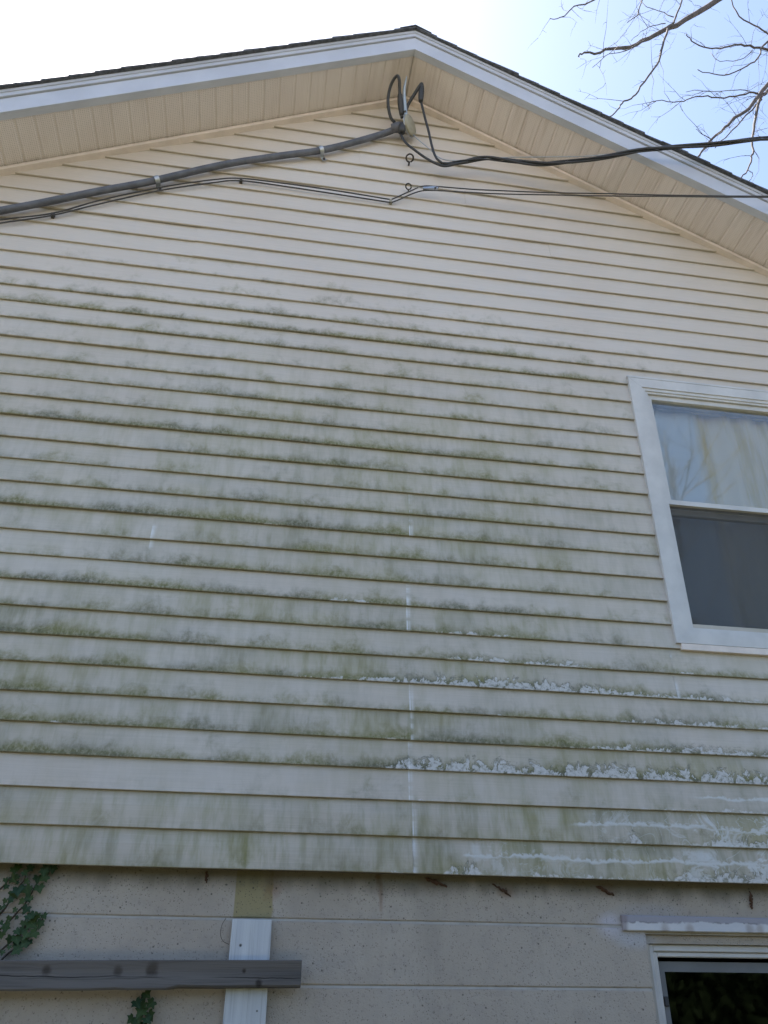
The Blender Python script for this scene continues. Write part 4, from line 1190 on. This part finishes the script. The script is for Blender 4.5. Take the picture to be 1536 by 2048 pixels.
for pts, w0, w1, ya, yb in BR:
    n_ = len(pts)
    P3 = [at(x, y, ya + (yb - ya) * i / (n_ - 1)) for i, (x, y) in enumerate(pts)]
    if w0 >= 6: tips.append((P3[0], w0, (P3[0] - P3[1]).normalized()))
    c_ = wobble(P3, rt, .007, 3)
    dist = (P3[0] - CAM).length
    rad = [(w0 + (w1 - w0) * (i / (len(c_) - 1)) ** .7) * .8 * dist / FPX / 2 for i in range(len(c_))]
    MB().tube([p - tree.location for p in c_], rad, 7).build('branch', M['bark'], tree, True)
    twigs(tw, [p - tree.location for p in c_[2:]], rt, 3.2, .18, .7, .0040)
tag(tw.build('twigs', M['bark'], tree), kind='stuff')
trunk = spline([Vector((0, 0, -.1)), Vector((.05, .05, 3)), Vector((-.15, .1, 7)), Vector((.1, -.1, 11)), Vector((-.1, .2, 15)), Vector((0, 0, 19))], 5)
MB().tube(trunk, [.30 * (1 - .88 * i / (len(trunk) - 1)) + (.12 if i == 0 else 0) for i in range(len(trunk))], 12).build('trunk', M['bark'], tree, True)
for p, w, tg in tips:                         # limbs joining the visible branches to the trunk
    q = p - tree.location
    zt = min(max(q.z * .80, 5.0), 14)
    a = min(trunk, key=lambda t_: abs(t_.z - zt))
    q1 = q + tg * .9
    c_ = spline([a, a.lerp(q1, .5) + Vector((0, 0, .35)), q1, q], 6)
    r1 = w * .8 * (p - CAM).length / FPX / 2
    MB().tube(c_, [.09 + (r1 - .09) * i / (len(c_) - 1) for i in range(len(c_))], 8).build('branch', M['bark'], tree, True)
def limb(p, d, ln, r, dep, mb, rr):            # free growing limbs of the rest of the crown
    pts = [p]
    for _ in range(6):
        d = (d + Vector((rr.gauss(0, .13), rr.gauss(0, .13), rr.gauss(0, .09) + .03))).normalized()
        pts.append(pts[-1] + d * ln / 6)
    mb.tube(pts, [r * (1 - .11 * i) for i in range(7)], 7 if dep == 0 else 4, False)
    if dep < 3:
        for _ in range(4):
            nd = (d + Vector((rr.gauss(0, .55), rr.gauss(0, .55), rr.gauss(.05, .35)))).normalized()
            limb(pts[rr.choice((2, 3, 4, 5, 6))], nd, ln * rr.uniform(.45, .65), r * .5, dep + 1, mb, rr)
rl = random.Random(31)
for z_, az_ in ((6.5, 20), (7.5, -40), (8.8, 75), (10, -75), (11, 35), (12.2, 0), (13.4, 60), (14.6, -30), (16, 20), (17.2, 80)):
    a = min(trunk, key=lambda t_: abs(t_.z - z_))
    mb_ = MB()
    limb(a, Vector((math.cos(R(az_)), math.sin(R(az_)), .7)).normalized(), 4.2 - .12 * z_, .085 - .003 * z_, 0, mb_, rl)
    mb_.build('branch', M['bark'], tree)

def grow(name, loc, h, seed, label, group):  # bare trees out of view, added for the branches reflected in the window
    rr = random.Random(seed)
    e = empty(name, loc); tag(e, label, 'tree', group)
    tk, bb = MB(), MB()
    def rec(p, d, ln, r, dep):
        pts = [p]
        for s in range(5):
            d = (d + Vector((rr.gauss(0, .12), rr.gauss(0, .12), rr.gauss(0, .08) + .03))).normalized()
            pts.append(pts[-1] + d * ln / 5)
        (tk if dep == 0 else bb).tube(pts, [r * (1 - .09 * s) for s in range(6)], 8 if dep < 2 else 4, False)
        if dep >= 5: return
        for c in range(3 if dep < 4 else 2):
            k = rr.uniform(.4, 1.0)
            base_ = pts[min(5, max(2, int(k * 5)))]
            nd = (d + Vector((rr.gauss(0, .6), rr.gauss(0, .6), rr.gauss(.1, .35)))).normalized()
            rec(base_, nd, ln * rr.uniform(.55, .8), r * .58, dep + 1)
    rec(Vector((0, 0, -.1)), Vector((0, 0, 1)), h * .32, h * .005, 0)
    tk.build('trunk', M['bark'], e, True); tag(bb.build('crown', M['bark'], e), kind='stuff')
grow('bare_tree', (10.3, -13.0, 0), 27, 4, 'unseen leafless tree added behind the hedge to be mirrored in the window', 'unseen trees across the lawn')
grow('bare_tree', (14.8, -15.5, 0), 27, 8, 'second unseen leafless tree, added farther right for the window reflection', 'unseen trees across the lawn')

# ------------------------------------------------------------------ unseen evergreen hedge added to keep light off the lower wall
def foliage_mat():
    t = NT('evergreen_foliage')
    n = t.noise(t.pos(), 3.0, 3)
    return t.pbr(t.mix(n, (0.014, 0.028, 0.012), (0.04, 0.06, 0.022)), 0.8, spec=0.15)
M['foliage'] = foliage_mat()
rh = random.Random(2)
V, Fc = [], []
def htop(x): return 3.4 + .6 * noise.noise(Vector((x * .5, 1, 0))) + .6 * noise.noise(Vector((x * 1.7, 2, 0)))
def hface(x, z): return -7.2 + .35 * noise.noise(Vector((x * .9, z * .7, 3)))
xs = [-16 + .8 * i for i in range(43)]
for x in xs:                                   # dense inner body
    zt = htop(x) - .35
    V += [(x, -7.6, 0), (x, -7.6, zt), (x, -9.0, zt), (x, -9.0, 0)]
for i in range(len(xs) - 1):
    for a in range(3):
        Fc.append((i * 4 + a, i * 4 + a + 1, (i + 1) * 4 + a + 1, (i + 1) * 4 + a))
for _ in range(16000):
    x = rh.uniform(-16.3, 17.8)
    zt = htop(x)
    if rh.random() < .8: z = rh.uniform(.05, zt); y = hface(x, z) - abs(rh.gauss(0, .16))
    else: z = zt - abs(rh.gauss(0, .15)); y = rh.uniform(-9.2, -7.2)
    c = Vector((x, y, z)); a = Vector((rh.gauss(0, 1), rh.gauss(0, 1), rh.gauss(0, 1))).normalized() * rh.uniform(.05, .11); b = a.orthogonal().normalized() * rh.uniform(.03, .06)
    q = len(V); V += [c - a, c + b, c + a, c - b]; Fc.append((q, q + 1, q + 2, q + 3))
tag(mesh('added_shade_hedge', V, Fc, M['foliage']), 'tall dark hedge behind the camera, added to shade the lower wall', 'hedge', kind='stuff')
